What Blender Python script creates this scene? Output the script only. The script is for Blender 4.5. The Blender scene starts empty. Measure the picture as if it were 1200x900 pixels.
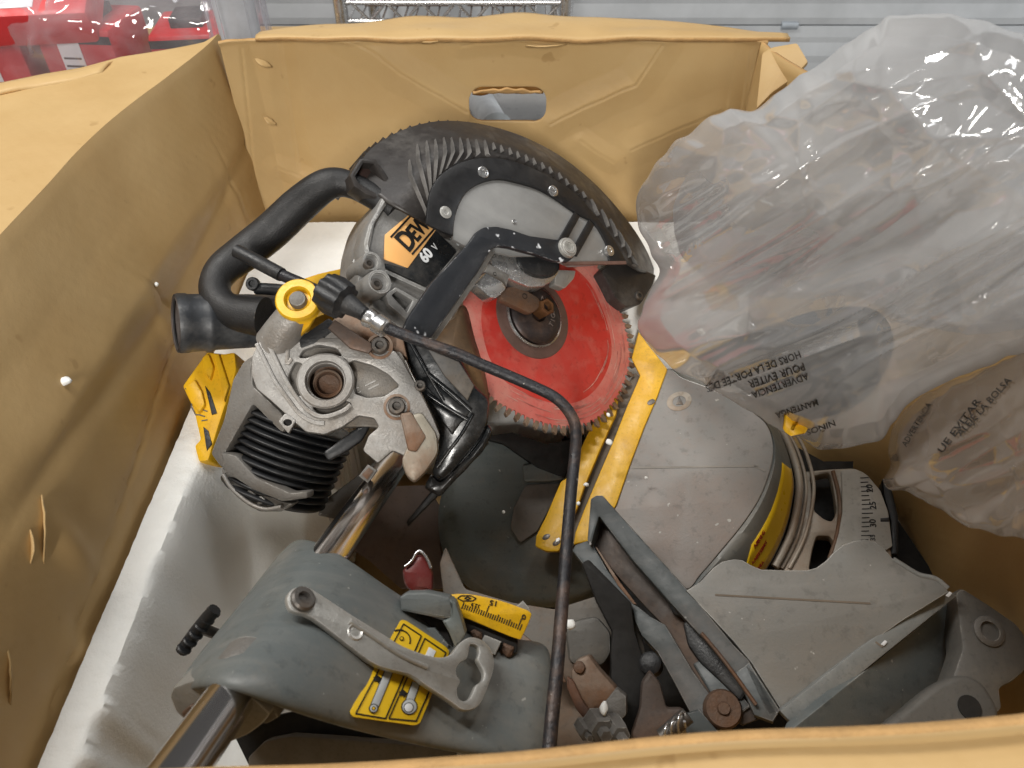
import bpy, bmesh, math, random
import numpy as np
from mathutils import Vector, Matrix, noise
from mathutils.bvhtree import BVHTree
random.seed(4)
R = math.radians
V = Vector
S = bpy.context.scene
COL = S.collection

# ------------------------------------------------------------------ camera, light, exposure
PITCH = R(43.5)
CAMPOS = V((0.0, 0.0, 0.80))
FWD = V((0, math.cos(PITCH), -math.sin(PITCH)))
UP = V((0, math.sin(PITCH), math.cos(PITCH)))
RIGHT = V((1, 0, 0))
cam = bpy.data.cameras.new('camera')
cam.lens = 27.0; cam.sensor_width = 36.0; cam.clip_start = 0.02; cam.clip_end = 60
cam.dof.use_dof = True; cam.dof.focus_distance = 0.80; cam.dof.aperture_fstop = 11.0
camo = bpy.data.objects.new('camera', cam); COL.objects.link(camo)
camo.location = CAMPOS
camo.rotation_euler = (math.pi / 2 - PITCH, 0, 0)
S.camera = camo

w = bpy.data.worlds.new('World'); S.world = w; w.use_nodes = True
w.node_tree.nodes['Background'].inputs[0].default_value = (1.0, 0.97, 0.93, 1)
w.node_tree.nodes['Background'].inputs[1].default_value = 0.075

def area_lamp(name, loc, target, sx, sy, power, col):
    l = bpy.data.lights.new(name, 'AREA'); l.shape = 'RECTANGLE'; l.size = sx; l.size_y = sy
    l.energy = power; l.color = col
    o = bpy.data.objects.new(name, l); COL.objects.link(o); o.location = loc
    o.rotation_euler = (V(target) - V(loc)).to_track_quat('-Z', 'Y').to_euler()
    return o
area_lamp('ceiling_or_fill_light', (-1.05, 0.75, 2.4), (-0.1, 0.6, 0.2), 0.20, 1.3, 50, (1.0, 0.965, 0.91))
area_lamp('ceiling_or_fill_light', (0.75, 1.55, 2.5), (0.05, 0.6, 0.2), 0.16, 1.3, 10, (1.0, 0.97, 0.93))
area_lamp('ceiling_or_fill_light', (0.3, 1.5, 2.9), (0.3, 2.0, 0.3), 1.4, 0.3, 11, (0.95, 0.97, 1.0))  # added lamp that only brightens the garage door
area_lamp('ceiling_or_fill_light', (-0.35, -3.2, 2.3), (0.0, 0.8, 0.3), 0.3, 1.6, 150, (1.0, 0.965, 0.91))  # added front fill behind the camera, brightens the back wall
area_lamp('cool_side_lamp', (2.3, 1.7, 0.75), (0.0, 0.6, 0.35), 0.7, 1.0, 13, (0.90, 0.95, 1.0))  # unseen cool lamp added for sheen on the left wall and bag glints

S.view_settings.view_transform = 'Standard'; S.view_settings.look = 'None'
S.view_settings.exposure = 0.0; S.view_settings.gamma = 1.0; S.view_settings.use_curve_mapping = False
S.render.engine = 'CYCLES'
S.cycles.max_bounces = 10; S.cycles.transparent_max_bounces = 16

# ------------------------------------------------------------------ projection helpers
def cam2w(v):                      # direction: camera axes (right, up, towards viewer) to world
    return RIGHT * v[0] + UP * v[1] - FWD * v[2]
def ray(px, py):
    return FWD + RIGHT * ((px - 600) / 900) + UP * ((450 - py) / 900)
def at(px, py, d):
    return CAMPOS + ray(px, py) * d

class Plane:
    def __init__(s, px, py, d, n):
        s.n = cam2w(V(n).normalized()).normalized()
        s.o = at(px, py, d)
        r = RIGHT - s.n * RIGHT.dot(s.n); s.u = r.normalized(); s.v = s.n.cross(s.u)
    def off(s, k):
        p = Plane.__new__(Plane); p.n, p.u, p.v = s.n, s.u, s.v; p.o = s.o + s.n * k
        return p
    def hit(s, px, py):
        r = ray(px, py); t = (s.o - CAMPOS).dot(s.n) / r.dot(s.n)
        return CAMPOS + r * t
    def loc(s, px, py):
        h = s.hit(px, py) - s.o
        return (h.dot(s.u), h.dot(s.v))
    def mpp(s, px, py):            # metres per photograph pixel on this plane
        return (s.hit(px + 1, py) - s.hit(px, py)).length
    def mat(s):
        m = Matrix((s.u, s.v, s.n)).transposed().to_4x4(); m.translation = s.o
        return m

# ------------------------------------------------------------------ materials
def nn(nt, t, **k):
    n = nt.nodes.new(t)
    for a, b in k.items(): setattr(n, a, b)
    return n
def rgba(c): return (c[0], c[1], c[2], 1)
MATS = {}
def mat(name, col, rough=0.5, metal=0.0, dirt=None, amt=0.35, scale=25, bump=0.15, bscale=160,
        wear=None, wear_amt=0.5, wear_w=0.0016, spec=0.5, coat=0.0, col2=None, streak=None, speck=None, flute=0.0):
    m = bpy.data.materials.new(name); m.use_nodes = True; nt = m.node_tree; L = nt.links
    b = nt.nodes['Principled BSDF']
    tc = nn(nt, 'ShaderNodeTexCoord')
    b.inputs['Metallic'].default_value = metal
    b.inputs['Specular IOR Level'].default_value = spec
    b.inputs['Coat Weight'].default_value = coat
    def noise_(sc, det=5, rgh=0.6, vec=None):
        n = nn(nt, 'ShaderNodeTexNoise'); n.inputs['Scale'].default_value = sc
        n.inputs['Detail'].default_value = det; n.inputs['Roughness'].default_value = rgh
        L.new(vec or tc.outputs['Object'], n.inputs['Vector']); return n.outputs[0]
    def rampf(src, a, c):
        r = nn(nt, 'ShaderNodeMapRange'); r.inputs[1].default_value = a; r.inputs[2].default_value = c
        L.new(src, r.inputs[0]); return r.outputs[0]
    def mix(fac, c1, c2):
        x = nn(nt, 'ShaderNodeMix', data_type='RGBA')
        if isinstance(fac, float): x.inputs[0].default_value = fac
        else: L.new(fac, x.inputs[0])
        for i, c in ((6, c1), (7, c2)):
            if isinstance(c, tuple): x.inputs[i].default_value = rgba(c)
            else: L.new(c, x.inputs[i])
        return x.outputs[2]
    def mul(a, k):
        x = nn(nt, 'ShaderNodeMath', operation='MULTIPLY'); L.new(a, x.inputs[0])
        if isinstance(k, float): x.inputs[1].default_value = k
        else: L.new(k, x.inputs[1])
        return x.outputs[0]
    c = col
    n1 = noise_(scale)
    c2 = col2 or tuple(min(1, k * 0.78) for k in col)
    c = mix(rampf(n1, 0.35, 0.68), c, c2)
    if streak:
        mp = nn(nt, 'ShaderNodeMapping'); mp.inputs['Scale'].default_value = streak[1]
        mp.inputs['Rotation'].default_value = streak[2] if len(streak) > 2 else (0, 0, 0)
        L.new(tc.outputs['Object'], mp.inputs[0])
        c = mix(mul(rampf(noise_(1.0, 3, 0.5, mp.outputs[0]), 0.5, 0.7), streak[3] if len(streak) > 3 else 0.6), c, streak[0])
    if dirt:
        n2 = noise_(scale * 0.37, 8, 0.7)
        c = mix(mul(rampf(n2, 0.62 - amt * 0.45, 0.82 - amt * 0.3), 0.9), c, dirt)
    if dirt:
        grit = tuple(k * 0.45 for k in col)
        c = mix(mul(rampf(noise_(scale * 9, 3, 0.7), 0.56, 0.70), 0.40), c, grit)
        c = mix(mul(rampf(noise_(scale * 5.5, 4, 0.7), 0.60, 0.74), 0.30), c, dirt)
    if speck:
        c = mix(rampf(noise_(speck[1], 2, 0.5), speck[2], speck[2] + 0.04), c, speck[0])
    if wear:
        bv = nn(nt, 'ShaderNodeBevel', samples=4); bv.inputs['Radius'].default_value = wear_w
        ge = nn(nt, 'ShaderNodeNewGeometry')
        d = nn(nt, 'ShaderNodeVectorMath', operation='DOT_PRODUCT')
        L.new(bv.outputs[0], d.inputs[0]); L.new(ge.outputs['Normal'], d.inputs[1])
        e = rampf(d.outputs['Value'], 0.985, 0.90)
        e = mul(e, rampf(noise_(scale * 3.1), 0.62 - wear_amt * 0.4, 0.70 - wear_amt * 0.3))
        c = mix(e, c, wear)
    if isinstance(c, tuple): b.inputs['Base Color'].default_value = rgba(c)
    else: L.new(c, b.inputs['Base Color'])
    rr = nn(nt, 'ShaderNodeMapRange'); rr.inputs[3].default_value = max(0.03, rough - 0.10); rr.inputs[4].default_value = min(1, rough + 0.14)
    rr.inputs[1].default_value = 0.3; rr.inputs[2].default_value = 0.7
    L.new(noise_(scale * 2.3), rr.inputs[0]); L.new(rr.outputs[0], b.inputs['Roughness'])
    if bump:
        bp = nn(nt, 'ShaderNodeBump'); bp.inputs['Strength'].default_value = bump; bp.inputs['Distance'].default_value = 0.002
        h = noise_(bscale, 4)
        if flute:
            wv = nn(nt, 'ShaderNodeTexWave'); wv.inputs['Scale'].default_value = 42; wv.inputs['Distortion'].default_value = 0.4; wv.bands_direction = 'DIAGONAL'
            L.new(tc.outputs['Object'], wv.inputs['Vector'])
            ad = nn(nt, 'ShaderNodeMath', operation='MULTIPLY_ADD'); L.new(wv.outputs[1], ad.inputs[0]); ad.inputs[1].default_value = flute; L.new(h, ad.inputs[2]); h = ad.outputs[0]
        L.new(h, bp.inputs['Height']); L.new(bp.outputs[0], b.inputs['Normal'])
    MATS[name] = m
    return m

DUST = (0.30, 0.25, 0.20)
RUST = (0.16, 0.075, 0.035)
M_card = mat('cardboard', (0.50, 0.345, 0.160), 0.48, scale=7, col2=(0.455, 0.30, 0.13), bump=0.22, bscale=60, spec=0.35, flute=0.12, streak=((0.44, 0.285, 0.115), (3, 3, 14), (0, 0, 0), 0.35), speck=((0.40, 0.26, 0.11), 38, 0.70))
M_card_in = mat('cardboard_edge', (0.50, 0.30, 0.12), 0.85, scale=60, bump=0.5, bscale=400)
M_tab = mat('cardboard_torn', (0.42, 0.19, 0.03), 0.8, scale=60)
M_foam = mat('polystyrene', (0.88, 0.89, 0.87), 0.9, scale=14, col2=(0.84, 0.85, 0.83), bump=0.35, bscale=300, spec=0.1)
M_black = mat('black_plastic', (0.016, 0.017, 0.019), 0.42, dirt=(0.10, 0.095, 0.09), amt=0.15, scale=30, bump=0.25, bscale=500)
M_handle = mat('handle_rubber', (0.012, 0.012, 0.013), 0.50, dirt=(0.06, 0.055, 0.05), amt=0.05, scale=30, bump=0.3, bscale=700, wear=(0.3, 0.24, 0.18), wear_amt=0.15)
M_gloss = mat('glossy_black_plastic', (0.014, 0.016, 0.018), 0.24, dirt=(0.07, 0.065, 0.06), amt=0.28, scale=40, bump=0.08)
M_port = mat('dust_port_plastic', (0.022, 0.025, 0.030), 0.48, dirt=(0.15, 0.15, 0.15), amt=0.30, scale=28, bump=0.15, speck=((0.55, 0.55, 0.55), 55, 0.70))
M_link = mat('black_painted_link', (0.014, 0.016, 0.020), 0.42, scale=30, bump=0.10, speck=((0.6, 0.62, 0.65), 75, 0.69), wear=(0.4, 0.4, 0.4), wear_amt=0.2)
M_guard = mat('guard_brown_black', (0.030, 0.026, 0.024), 0.42, dirt=(0.13, 0.12, 0.11), amt=0.22, scale=25, bump=0.12)
M_rib = mat('guard_dusty_rib', (0.085, 0.08, 0.075), 0.6, dirt=(0.20, 0.19, 0.18), amt=0.4, scale=60)
M_arch = mat('arch_plate_black', (0.013, 0.013, 0.014), 0.40, scale=30, bump=0.06, dirt=(0.06, 0.055, 0.05), amt=0.12)
M_plate = mat('plain_grey_steel', (0.29, 0.29, 0.285), 0.44, metal=0.30, scale=20, bump=0.05, streak=((0.36, 0.36, 0.35), (4, 60, 4), (0, 0, 0.5), 0.4))
M_cast = mat('cast_aluminium', (0.34, 0.33, 0.315), 0.46, metal=0.45, dirt=(0.20, 0.17, 0.14), amt=0.38, scale=30, bump=0.35, bscale=420, wear=(0.55, 0.54, 0.52), wear_amt=0.6, wear_w=0.0010)
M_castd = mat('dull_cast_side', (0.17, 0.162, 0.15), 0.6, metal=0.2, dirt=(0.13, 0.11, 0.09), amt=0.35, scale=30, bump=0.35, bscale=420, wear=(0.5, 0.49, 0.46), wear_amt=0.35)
M_rustcast = mat('rusty_cast', (0.24, 0.19, 0.15), 0.6, metal=0.25, dirt=(0.17, 0.075, 0.03), amt=0.6, scale=34, bump=0.3)
M_rusty = mat('rusty_steel', (0.12, 0.085, 0.065), 0.6, metal=0.3, dirt=RUST, amt=0.6, scale=60, bump=0.4, bscale=400)
M_motor = mat('motor_housing_silver', (0.30, 0.295, 0.285), 0.42, metal=0.35, scale=40, bump=0.25, bscale=500, dirt=(0.22, 0.20, 0.18), amt=0.2, wear=(0.6, 0.6, 0.58), wear_amt=0.5)
M_chrome = mat('chrome_rail', (0.74, 0.72, 0.72), 0.14, metal=1.0, scale=40, bump=0.0, col2=(0.68, 0.66, 0.66))
M_chrome = bpy.data.materials.new('polished_chrome'); M_chrome.use_nodes = True
_b = M_chrome.node_tree.nodes['Principled BSDF']; _b.inputs['Base Color'].default_value = (0.72, 0.70, 0.70, 1); _b.inputs['Metallic'].default_value = 1.0; _b.inputs['Roughness'].default_value = 0.16
M_bright = mat('bright_metal', (0.66, 0.66, 0.66), 0.26, metal=0.9, scale=50, bump=0.08)
M_lever = mat('zinc_lever', (0.46, 0.455, 0.43), 0.40, metal=0.55, scale=26, bump=0.25, bscale=200, dirt=(0.30, 0.28, 0.25), amt=0.25, wear=(0.75, 0.74, 0.72), wear_amt=0.6)
M_bolt = mat('dark_steel_bolt', (0.15, 0.14, 0.13), 0.45, metal=0.7, dirt=(0.20, 0.15, 0.11), amt=0.3, scale=90, bump=0.2)
M_hub = mat('grey_green_paint', (0.110, 0.128, 0.132), 0.42, scale=9, col2=(0.15, 0.158, 0.15), dirt=(0.22, 0.195, 0.16), amt=0.30, bump=0.12, bscale=420, speck=((0.30, 0.30, 0.28), 150, 0.725), wear=(0.42, 0.42, 0.40), wear_amt=0.35, streak=((0.36, 0.345, 0.32), (9, 110, 60), (0.4, 0.3, 0.7), 0.10))
M_hubd = mat('grey_green_dark', (0.125, 0.150, 0.150), 0.45, scale=14, col2=(0.15, 0.165, 0.155), dirt=(0.22, 0.18, 0.13), amt=0.30, bump=0.12, bscale=420, speck=((0.42, 0.42, 0.40), 120, 0.73), streak=((0.36, 0.345, 0.32), (9, 110, 60), (0.4, 0.3, 0.7), 0.10))
M_fence = mat('fence_paint', (0.072, 0.084, 0.087), 0.48, scale=14, dirt=(0.16, 0.13, 0.11), amt=0.22, bump=0.12, speck=((0.3, 0.3, 0.29), 110, 0.72), wear=(0.38, 0.36, 0.34), wear_amt=0.45, streak=((0.36, 0.345, 0.32), (9, 110, 60), (0.4, 0.3, 0.7), 0.10))
M_table = mat('dusty_table_casting', (0.30, 0.285, 0.27), 0.55, scale=9, col2=(0.235, 0.245, 0.24), dirt=(0.31, 0.235, 0.195), amt=0.38, bump=0.18, bscale=350, speck=((0.5, 0.49, 0.46), 130, 0.73), streak=((0.36, 0.345, 0.32), (9, 110, 60), (0.4, 0.3, 0.7), 0.10))
M_platefence = mat('fence_top_casting', (0.225, 0.216, 0.198), 0.5, scale=8, col2=(0.195, 0.196, 0.186), dirt=(0.27, 0.235, 0.195), amt=0.30, bump=0.15, bscale=350, wear=(0.6, 0.6, 0.57), wear_amt=0.6, speck=((0.5, 0.49, 0.46), 130, 0.735), streak=((0.36, 0.345, 0.32), (9, 110, 60), (0.4, 0.3, 0.7), 0.10))
M_cream = mat('bare_cast_ring', (0.42, 0.38, 0.32), 0.5, metal=0.15, scale=18, dirt=(0.27, 0.17, 0.10), amt=0.36, bump=0.15)
M_scale = mat('mitre_scale_plate', (0.50, 0.49, 0.45), 0.45, scale=20, bump=0.05, dirt=(0.38, 0.35, 0.30), amt=0.2)
M_yellow = mat('yellow_plastic', (0.80, 0.46, 0.014), 0.42, scale=30, col2=(0.76, 0.42, 0.012), bump=0.12, bscale=300, dirt=(0.45, 0.24, 0.03), amt=0.14)
M_knob = mat('yellow_knob', (0.80, 0.46, 0.01), 0.35, scale=40, bump=0.08, dirt=(0.50, 0.27, 0.03), amt=0.12)
M_sticker = mat('yellow_label', (0.78, 0.50, 0.015), 0.35, scale=30, col2=(0.74, 0.47, 0.012), bump=0.02)
M_orange = mat('orange_label', (0.86, 0.50, 0.20), 0.40, scale=6, col2=(0.82, 0.42, 0.13), bump=0.02)
M_ink = mat('black_ink', (0.012, 0.011, 0.010), 0.5, bump=0)
M_inkred = mat('red_ink', (0.42, 0.02, 0.01), 0.5, bump=0)
M_white = mat('white_print', (0.78, 0.80, 0.82), 0.5, bump=0)
M_pale = mat('pale_print', (0.52, 0.55, 0.56), 0.5, bump=0)
M_blade = mat('red_blade_paint', (0.52, 0.030, 0.020), 0.42, scale=14, col2=(0.48, 0.034, 0.024), bump=0.03, dirt=(0.48, 0.08, 0.06), amt=0.30, streak=((0.50, 0.12, 0.09), (60, 60, 60), (0, 0, 0), 0.5))
M_bladeworn = mat('worn_pink_blade_ring', (0.58, 0.17, 0.14), 0.46, scale=30, col2=(0.56, 0.10, 0.08), bump=0.1, dirt=(0.50, 0.23, 0.18), amt=0.38, streak=((0.60, 0.30, 0.25), (50, 50, 50), (0, 0, 0), 0.5))
M_tooth = mat('dirty_carbide_tooth', (0.34, 0.25, 0.18), 0.45, metal=0.5, scale=80, dirt=(0.17, 0.10, 0.06), amt=0.40)
M_flange = mat('dark_flange', (0.055, 0.045, 0.045), 0.4, metal=0.6, scale=60, dirt=(0.16, 0.10, 0.07), amt=0.3)
M_flangering = mat('worn_blade_centre', (0.20, 0.12, 0.10), 0.45, metal=0.4, scale=60, dirt=(0.14, 0.09, 0.07), amt=0.4)
M_redknob = mat('dark_red_plastic', (0.16, 0.022, 0.020), 0.40, scale=50, dirt=(0.25, 0.10, 0.08), amt=0.2)
M_rod = mat('rusty_black_rod', (0.020, 0.020, 0.024), 0.42, metal=0.2, scale=60, dirt=(0.17, 0.105, 0.075), amt=0.30, bump=0.5, bscale=260, speck=((0.45, 0.42, 0.38), 130, 0.72))
M_rubber = mat('bellows_rubber', (0.014, 0.015, 0.017), 0.42, scale=40, dirt=(0.05, 0.05, 0.05), amt=0.25, bump=0.1)
M_dark = mat('dark_cavity_or_shade', (0.012, 0.011, 0.010), 0.7, scale=40)  # near-black for cavities and for sheets standing in for shade
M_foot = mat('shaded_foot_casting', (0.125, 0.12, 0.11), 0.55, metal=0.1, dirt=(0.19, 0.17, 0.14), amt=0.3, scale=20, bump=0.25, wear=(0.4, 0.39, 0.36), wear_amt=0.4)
M_paper = mat('white_paper', (0.74, 0.74, 0.80), 0.7, scale=20, bump=0.05)
M_redbox = mat('red_packaging', (0.55, 0.018, 0.022), 0.4, scale=20, bump=0.05)
M_floor = mat('concrete', (0.34, 0.335, 0.33), 0.6, scale=4, bump=0.2, bscale=60, dirt=(0.24, 0.23, 0.22), amt=0.3)
M_door = mat('garage_door_white', (0.47, 0.49, 0.51), 0.45, scale=5, bump=0.06)
M_steel = mat('galvanised_steel', (0.40, 0.44, 0.48), 0.45, metal=0.5, scale=40, bump=0.1)

def bag_material(name, alpha, tint, grey, gloss=0.13, crinkle=0.34):
    m = bpy.data.materials.new(name); m.use_nodes = True; nt = m.node_tree; L = nt.links
    nt.nodes.remove(nt.nodes['Principled BSDF']); out = nt.nodes['Material Output']
    tc = nn(nt, 'ShaderNodeTexCoord')
    bp = nn(nt, 'ShaderNodeBump'); bp.inputs['Strength'].default_value = crinkle; bp.inputs['Distance'].default_value = 0.007
    n = nn(nt, 'ShaderNodeTexNoise'); n.noise_type = 'RIDGED_MULTIFRACTAL'; n.inputs['Scale'].default_value = 1.0; n.inputs['Detail'].default_value = 2.0
    n.inputs['Distortion'].default_value = 0.5
    FA = (RIGHT * 0.87 + UP * 0.47).normalized(); FB_ = (UP * 0.87 - RIGHT * 0.47).normalized()
    cx = nn(nt, 'ShaderNodeCombineXYZ')
    for k_, (ax_, sc_) in enumerate(((FA, 4.5), (FB_, 13.0), (-FWD, 9.0))):
        d_ = nn(nt, 'ShaderNodeVectorMath', operation='DOT_PRODUCT'); d_.inputs[1].default_value = tuple(ax_ * sc_)
        L.new(tc.outputs['Object'], d_.inputs[0]); L.new(d_.outputs['Value'], cx.inputs[k_])
    L.new(cx.outputs[0], n.inputs['Vector']); L.new(n.outputs[0], bp.inputs['Height'])
    tr = nn(nt, 'ShaderNodeBsdfTransparent'); tr.inputs[0].default_value = rgba(tint)
    df = nn(nt, 'ShaderNodeBsdfDiffuse'); df.inputs[0].default_value = rgba(grey); L.new(bp.outputs[0], df.inputs['Normal'])
    tl = nn(nt, 'ShaderNodeBsdfTranslucent'); tl.inputs[0].default_value = rgba(grey); L.new(bp.outputs[0], tl.inputs['Normal'])
    gl = nn(nt, 'ShaderNodeBsdfGlossy'); gl.inputs['Roughness'].default_value = 0.07; L.new(bp.outputs[0], gl.inputs['Normal'])
    m1 = nn(nt, 'ShaderNodeMixShader'); m1.inputs[0].default_value = 0.45; L.new(df.outputs[0], m1.inputs[1]); L.new(tl.outputs[0], m1.inputs[2])
    m2 = nn(nt, 'ShaderNodeMixShader'); L.new(tr.outputs[0], m2.inputs[1]); L.new(m1.outputs[0], m2.inputs[2])
    lw = nn(nt, 'ShaderNodeLayerWeight'); lw.inputs[0].default_value = 0.35
    mr = nn(nt, 'ShaderNodeMapRange'); mr.inputs[3].default_value = alpha; mr.inputs[4].default_value = min(1, alpha + 0.35)
    L.new(lw.outputs['Facing'], mr.inputs[0])
    n3 = nn(nt, 'ShaderNodeTexNoise'); n3.inputs['Scale'].default_value = 0.45; n3.inputs['Detail'].default_value = 2; L.new(cx.outputs[0], n3.inputs['Vector'])
    m4 = nn(nt, 'ShaderNodeMapRange'); m4.inputs[1].default_value = 0.35; m4.inputs[2].default_value = 0.65; m4.inputs[3].default_value = 0.45; m4.inputs[4].default_value = 1.35; L.new(n3.outputs[0], m4.inputs[0])
    m5 = nn(nt, 'ShaderNodeMath', operation='MULTIPLY', use_clamp=True); L.new(mr.outputs[0], m5.inputs[0]); L.new(m4.outputs[0], m5.inputs[1]); L.new(m5.outputs[0], m2.inputs[0])
    lw2 = nn(nt, 'ShaderNodeLayerWeight'); lw2.inputs[0].default_value = 0.5; L.new(bp.outputs[0], lw2.inputs['Normal'])
    pw = nn(nt, 'ShaderNodeMath', operation='POWER'); L.new(lw2.outputs['Facing'], pw.inputs[0]); pw.inputs[1].default_value = 3.0
    fr = nn(nt, 'ShaderNodeMapRange'); fr.inputs[3].default_value = gloss; fr.inputs[4].default_value = 0.60; L.new(pw.outputs[0], fr.inputs[0])
    m3 = nn(nt, 'ShaderNodeMixShader'); L.new(fr.outputs[0], m3.inputs[0]); L.new(m2.outputs[0], m3.inputs[1]); L.new(gl.outputs[0], m3.inputs[2])
    L.new(m3.outputs[0], out.inputs[0])
    return m
M_bag = bag_material('milky_plastic_film', 0.40, (0.93, 0.93, 0.93), (0.72, 0.725, 0.735), 0.16)
M_bagb = bag_material('brownish_plastic_film', 0.28, (0.90, 0.88, 0.86), (0.50, 0.45, 0.40))
M_film = bag_material('clear_plastic_film', 0.10, (0.97, 0.96, 0.98), (0.8, 0.78, 0.82), 0.05)

# ------------------------------------------------------------------ building helpers
def finish(name, me, m, parent=None, smooth=40):
    if len(me.vertices):
        co = np.empty(len(me.vertices) * 3); me.vertices.foreach_get('co', co); co = co.reshape(-1, 3)
        c = (co.max(0) + co.min(0)) / 2
        me.vertices.foreach_set('co', (co - c).ravel()); me.update()
        c = V([float(k) for k in c])
    else: c = V()
    me.materials.clear()
    if m: me.materials.append(m)
    if smooth:
        me.shade_smooth(); me.set_sharp_from_angle(angle=R(smooth))
    o = bpy.data.objects.new(name, me); COL.objects.link(o)
    wl = c
    o['wx'], o['wy'], o['wz'] = wl
    if parent:
        o.parent = parent
        c = c - V((parent['wx'], parent['wy'], parent['wz']))
    o.location = c
    me.name = name
    return o
def empty(name, loc):
    o = bpy.data.objects.new(name, None); COL.objects.link(o); o.location = loc
    o['wx'], o['wy'], o['wz'] = loc; o.empty_display_size = 0.05
    return o
def tag(o, label, cat, group=None, kind=None):
    if label: o['label'] = label
    if cat: o['category'] = cat
    if group: o['group'] = group
    if kind: o['kind'] = kind
    return o
def frompy(name, verts, faces, m, parent=None, smooth=40):
    me = bpy.data.meshes.new(name); me.from_pydata([tuple(v) for v in verts], [], faces); me.update()
    bm = bmesh.new(); bm.from_mesh(me); bmesh.ops.recalc_face_normals(bm, faces=bm.faces); bm.to_mesh(me); bm.free()
    return finish(name, me, m, parent, smooth)

def fillet(pts, r, seg=4):
    """round the corners of a closed 2-D polygon"""
    out = []; n = len(pts)
    for i in range(n):
        a, b, c = V(pts[i - 1]), V(pts[i]), V(pts[(i + 1) % n])
        e1, e2 = a - b, c - b; l1, l2 = e1.length, e2.length
        if l1 < 1e-9 or l2 < 1e-9: continue
        k = min(r, l1 * 0.45, l2 * 0.45)
        p, q = b + e1 / l1 * k, b + e2 / l2 * k
        for s in range(seg + 1):
            t = s / seg; out.append(tuple(p * (1 - t) ** 2 + b * 2 * t * (1 - t) + q * t * t))
    return out
def spline(pts, per=6, closed=True):
    """Catmull-Rom through points of any dimension"""
    P = [np.array(p, float) for p in pts]; n = len(P); out = []
    rng = range(n if closed else n - 1)
    for i in rng:
        if closed: p0, p1, p2, p3 = P[i - 1], P[i], P[(i + 1) % n], P[(i + 2) % n]
        else: p0, p1, p2, p3 = P[max(i - 1, 0)], P[i], P[i + 1], P[min(i + 2, n - 1)]
        for s in range(per):
            t = s / per
            out.append(0.5 * ((2 * p1) + (-p0 + p2) * t + (2 * p0 - 5 * p1 + 4 * p2 - p3) * t * t + (-p0 + 3 * p1 - 3 * p2 + p3) * t ** 3))
    if not closed: out.append(P[-1])
    return [tuple(p) for p in out]
def circ(px, py, rx, ry=None, n=24, a0=0, rot=0):
    ry = ry or rx; c, s = math.cos(rot), math.sin(rot); o = []
    for i in range(n):
        a = a0 + 2 * math.pi * i / n; x, y = rx * math.cos(a), ry * math.sin(a)
        o.append((px + x * c - y * s, py + x * s + y * c))
    return o

def ext(name, outline, pl, th, m, parent=None, holes=(), bev=0.0012, r=0, smooth=False, off=0.0, seg=2):
    """solid plate: outline in photograph pixels laid on plane pl, th metres thick behind it"""
    if off: pl = pl.off(off)
    loops = []
    for k, lp in enumerate([outline] + list(holes)):
        if smooth: lp = spline(lp, 4)
        if r: lp = fillet(lp, r)
        loops.append([pl.loc(*p) for p in lp])
    cu = bpy.data.curves.new(name, 'CURVE'); cu.dimensions = '2D'; cu.fill_mode = 'BOTH'
    bev = min(bev, th * 0.45)
    cu.extrude = th / 2 - bev; cu.bevel_depth = bev; cu.offset = -bev; cu.bevel_resolution = seg - 1
    for lp in loops:
        sp = cu.splines.new('POLY'); sp.points.add(len(lp) - 1); sp.use_cyclic_u = True
        for q, p in zip(sp.points, lp): q.co = (p[0], p[1], 0, 1)
    tmp = bpy.data.objects.new('tmp', cu)
    me = bpy.data.meshes.new_from_object(tmp)
    bpy.data.objects.remove(tmp); bpy.data.curves.remove(cu)
    bm = bmesh.new(); bm.from_mesh(me)
    bmesh.ops.remove_doubles(bm, verts=bm.verts, dist=1e-6)
    bmesh.ops.transform(bm, matrix=pl.mat() @ Matrix.Translation((0, 0, -th / 2)), verts=bm.verts)
    bmesh.ops.recalc_face_normals(bm, faces=bm.faces)
    bm.to_mesh(me); bm.free()
    return finish(name, me, m, parent, 35)

def axes(n):
    n = V(n).normalized(); u = n.orthogonal().normalized(); return u, n.cross(u), n
def lathe(name, c, n, prof, m, parent=None, seg=32, smooth=40, mod=None):
    nocap = name in ('dust_port', 'port_inside', 'bearing_ring', 'bearing_bore', 'bore_ring', 'flange_lip', 'knob_washer', 'rail_bushing', 'blade_centre_ring')
    """profile of (radius, height along n) turned about the axis through c"""
    u, v, n = axes(n); vs = []; fs = []; P = len(prof)
    for i in range(seg):
        a = 2 * math.pi * i / seg
        for j, (rr, h) in enumerate(prof):
            k = mod(a, j) if mod else 1
            vs.append(c + (u * math.cos(a) + v * math.sin(a)) * rr * k + n * h)
    for i in range(seg):
        for j in range(P - 1):
            a, b = i * P + j, ((i + 1) % seg) * P + j
            fs.append((a, b, b + 1, a + 1))
    if prof[0][0] > 0 and not nocap: fs.append([i * P for i in range(seg)][::-1])
    if prof[-1][0] > 0 and not nocap: fs.append([i * P + P - 1 for i in range(seg)])
    me = bpy.data.meshes.new(name); me.from_pydata([tuple(x) for x in vs], [], fs)
    bm = bmesh.new(); bm.from_mesh(me); bmesh.ops.remove_doubles(bm, verts=bm.verts, dist=1e-6)
    bmesh.ops.recalc_face_normals(bm, faces=bm.faces); bm.to_mesh(me); bm.free()
    return finish(name, me, m, parent, smooth)
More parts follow.
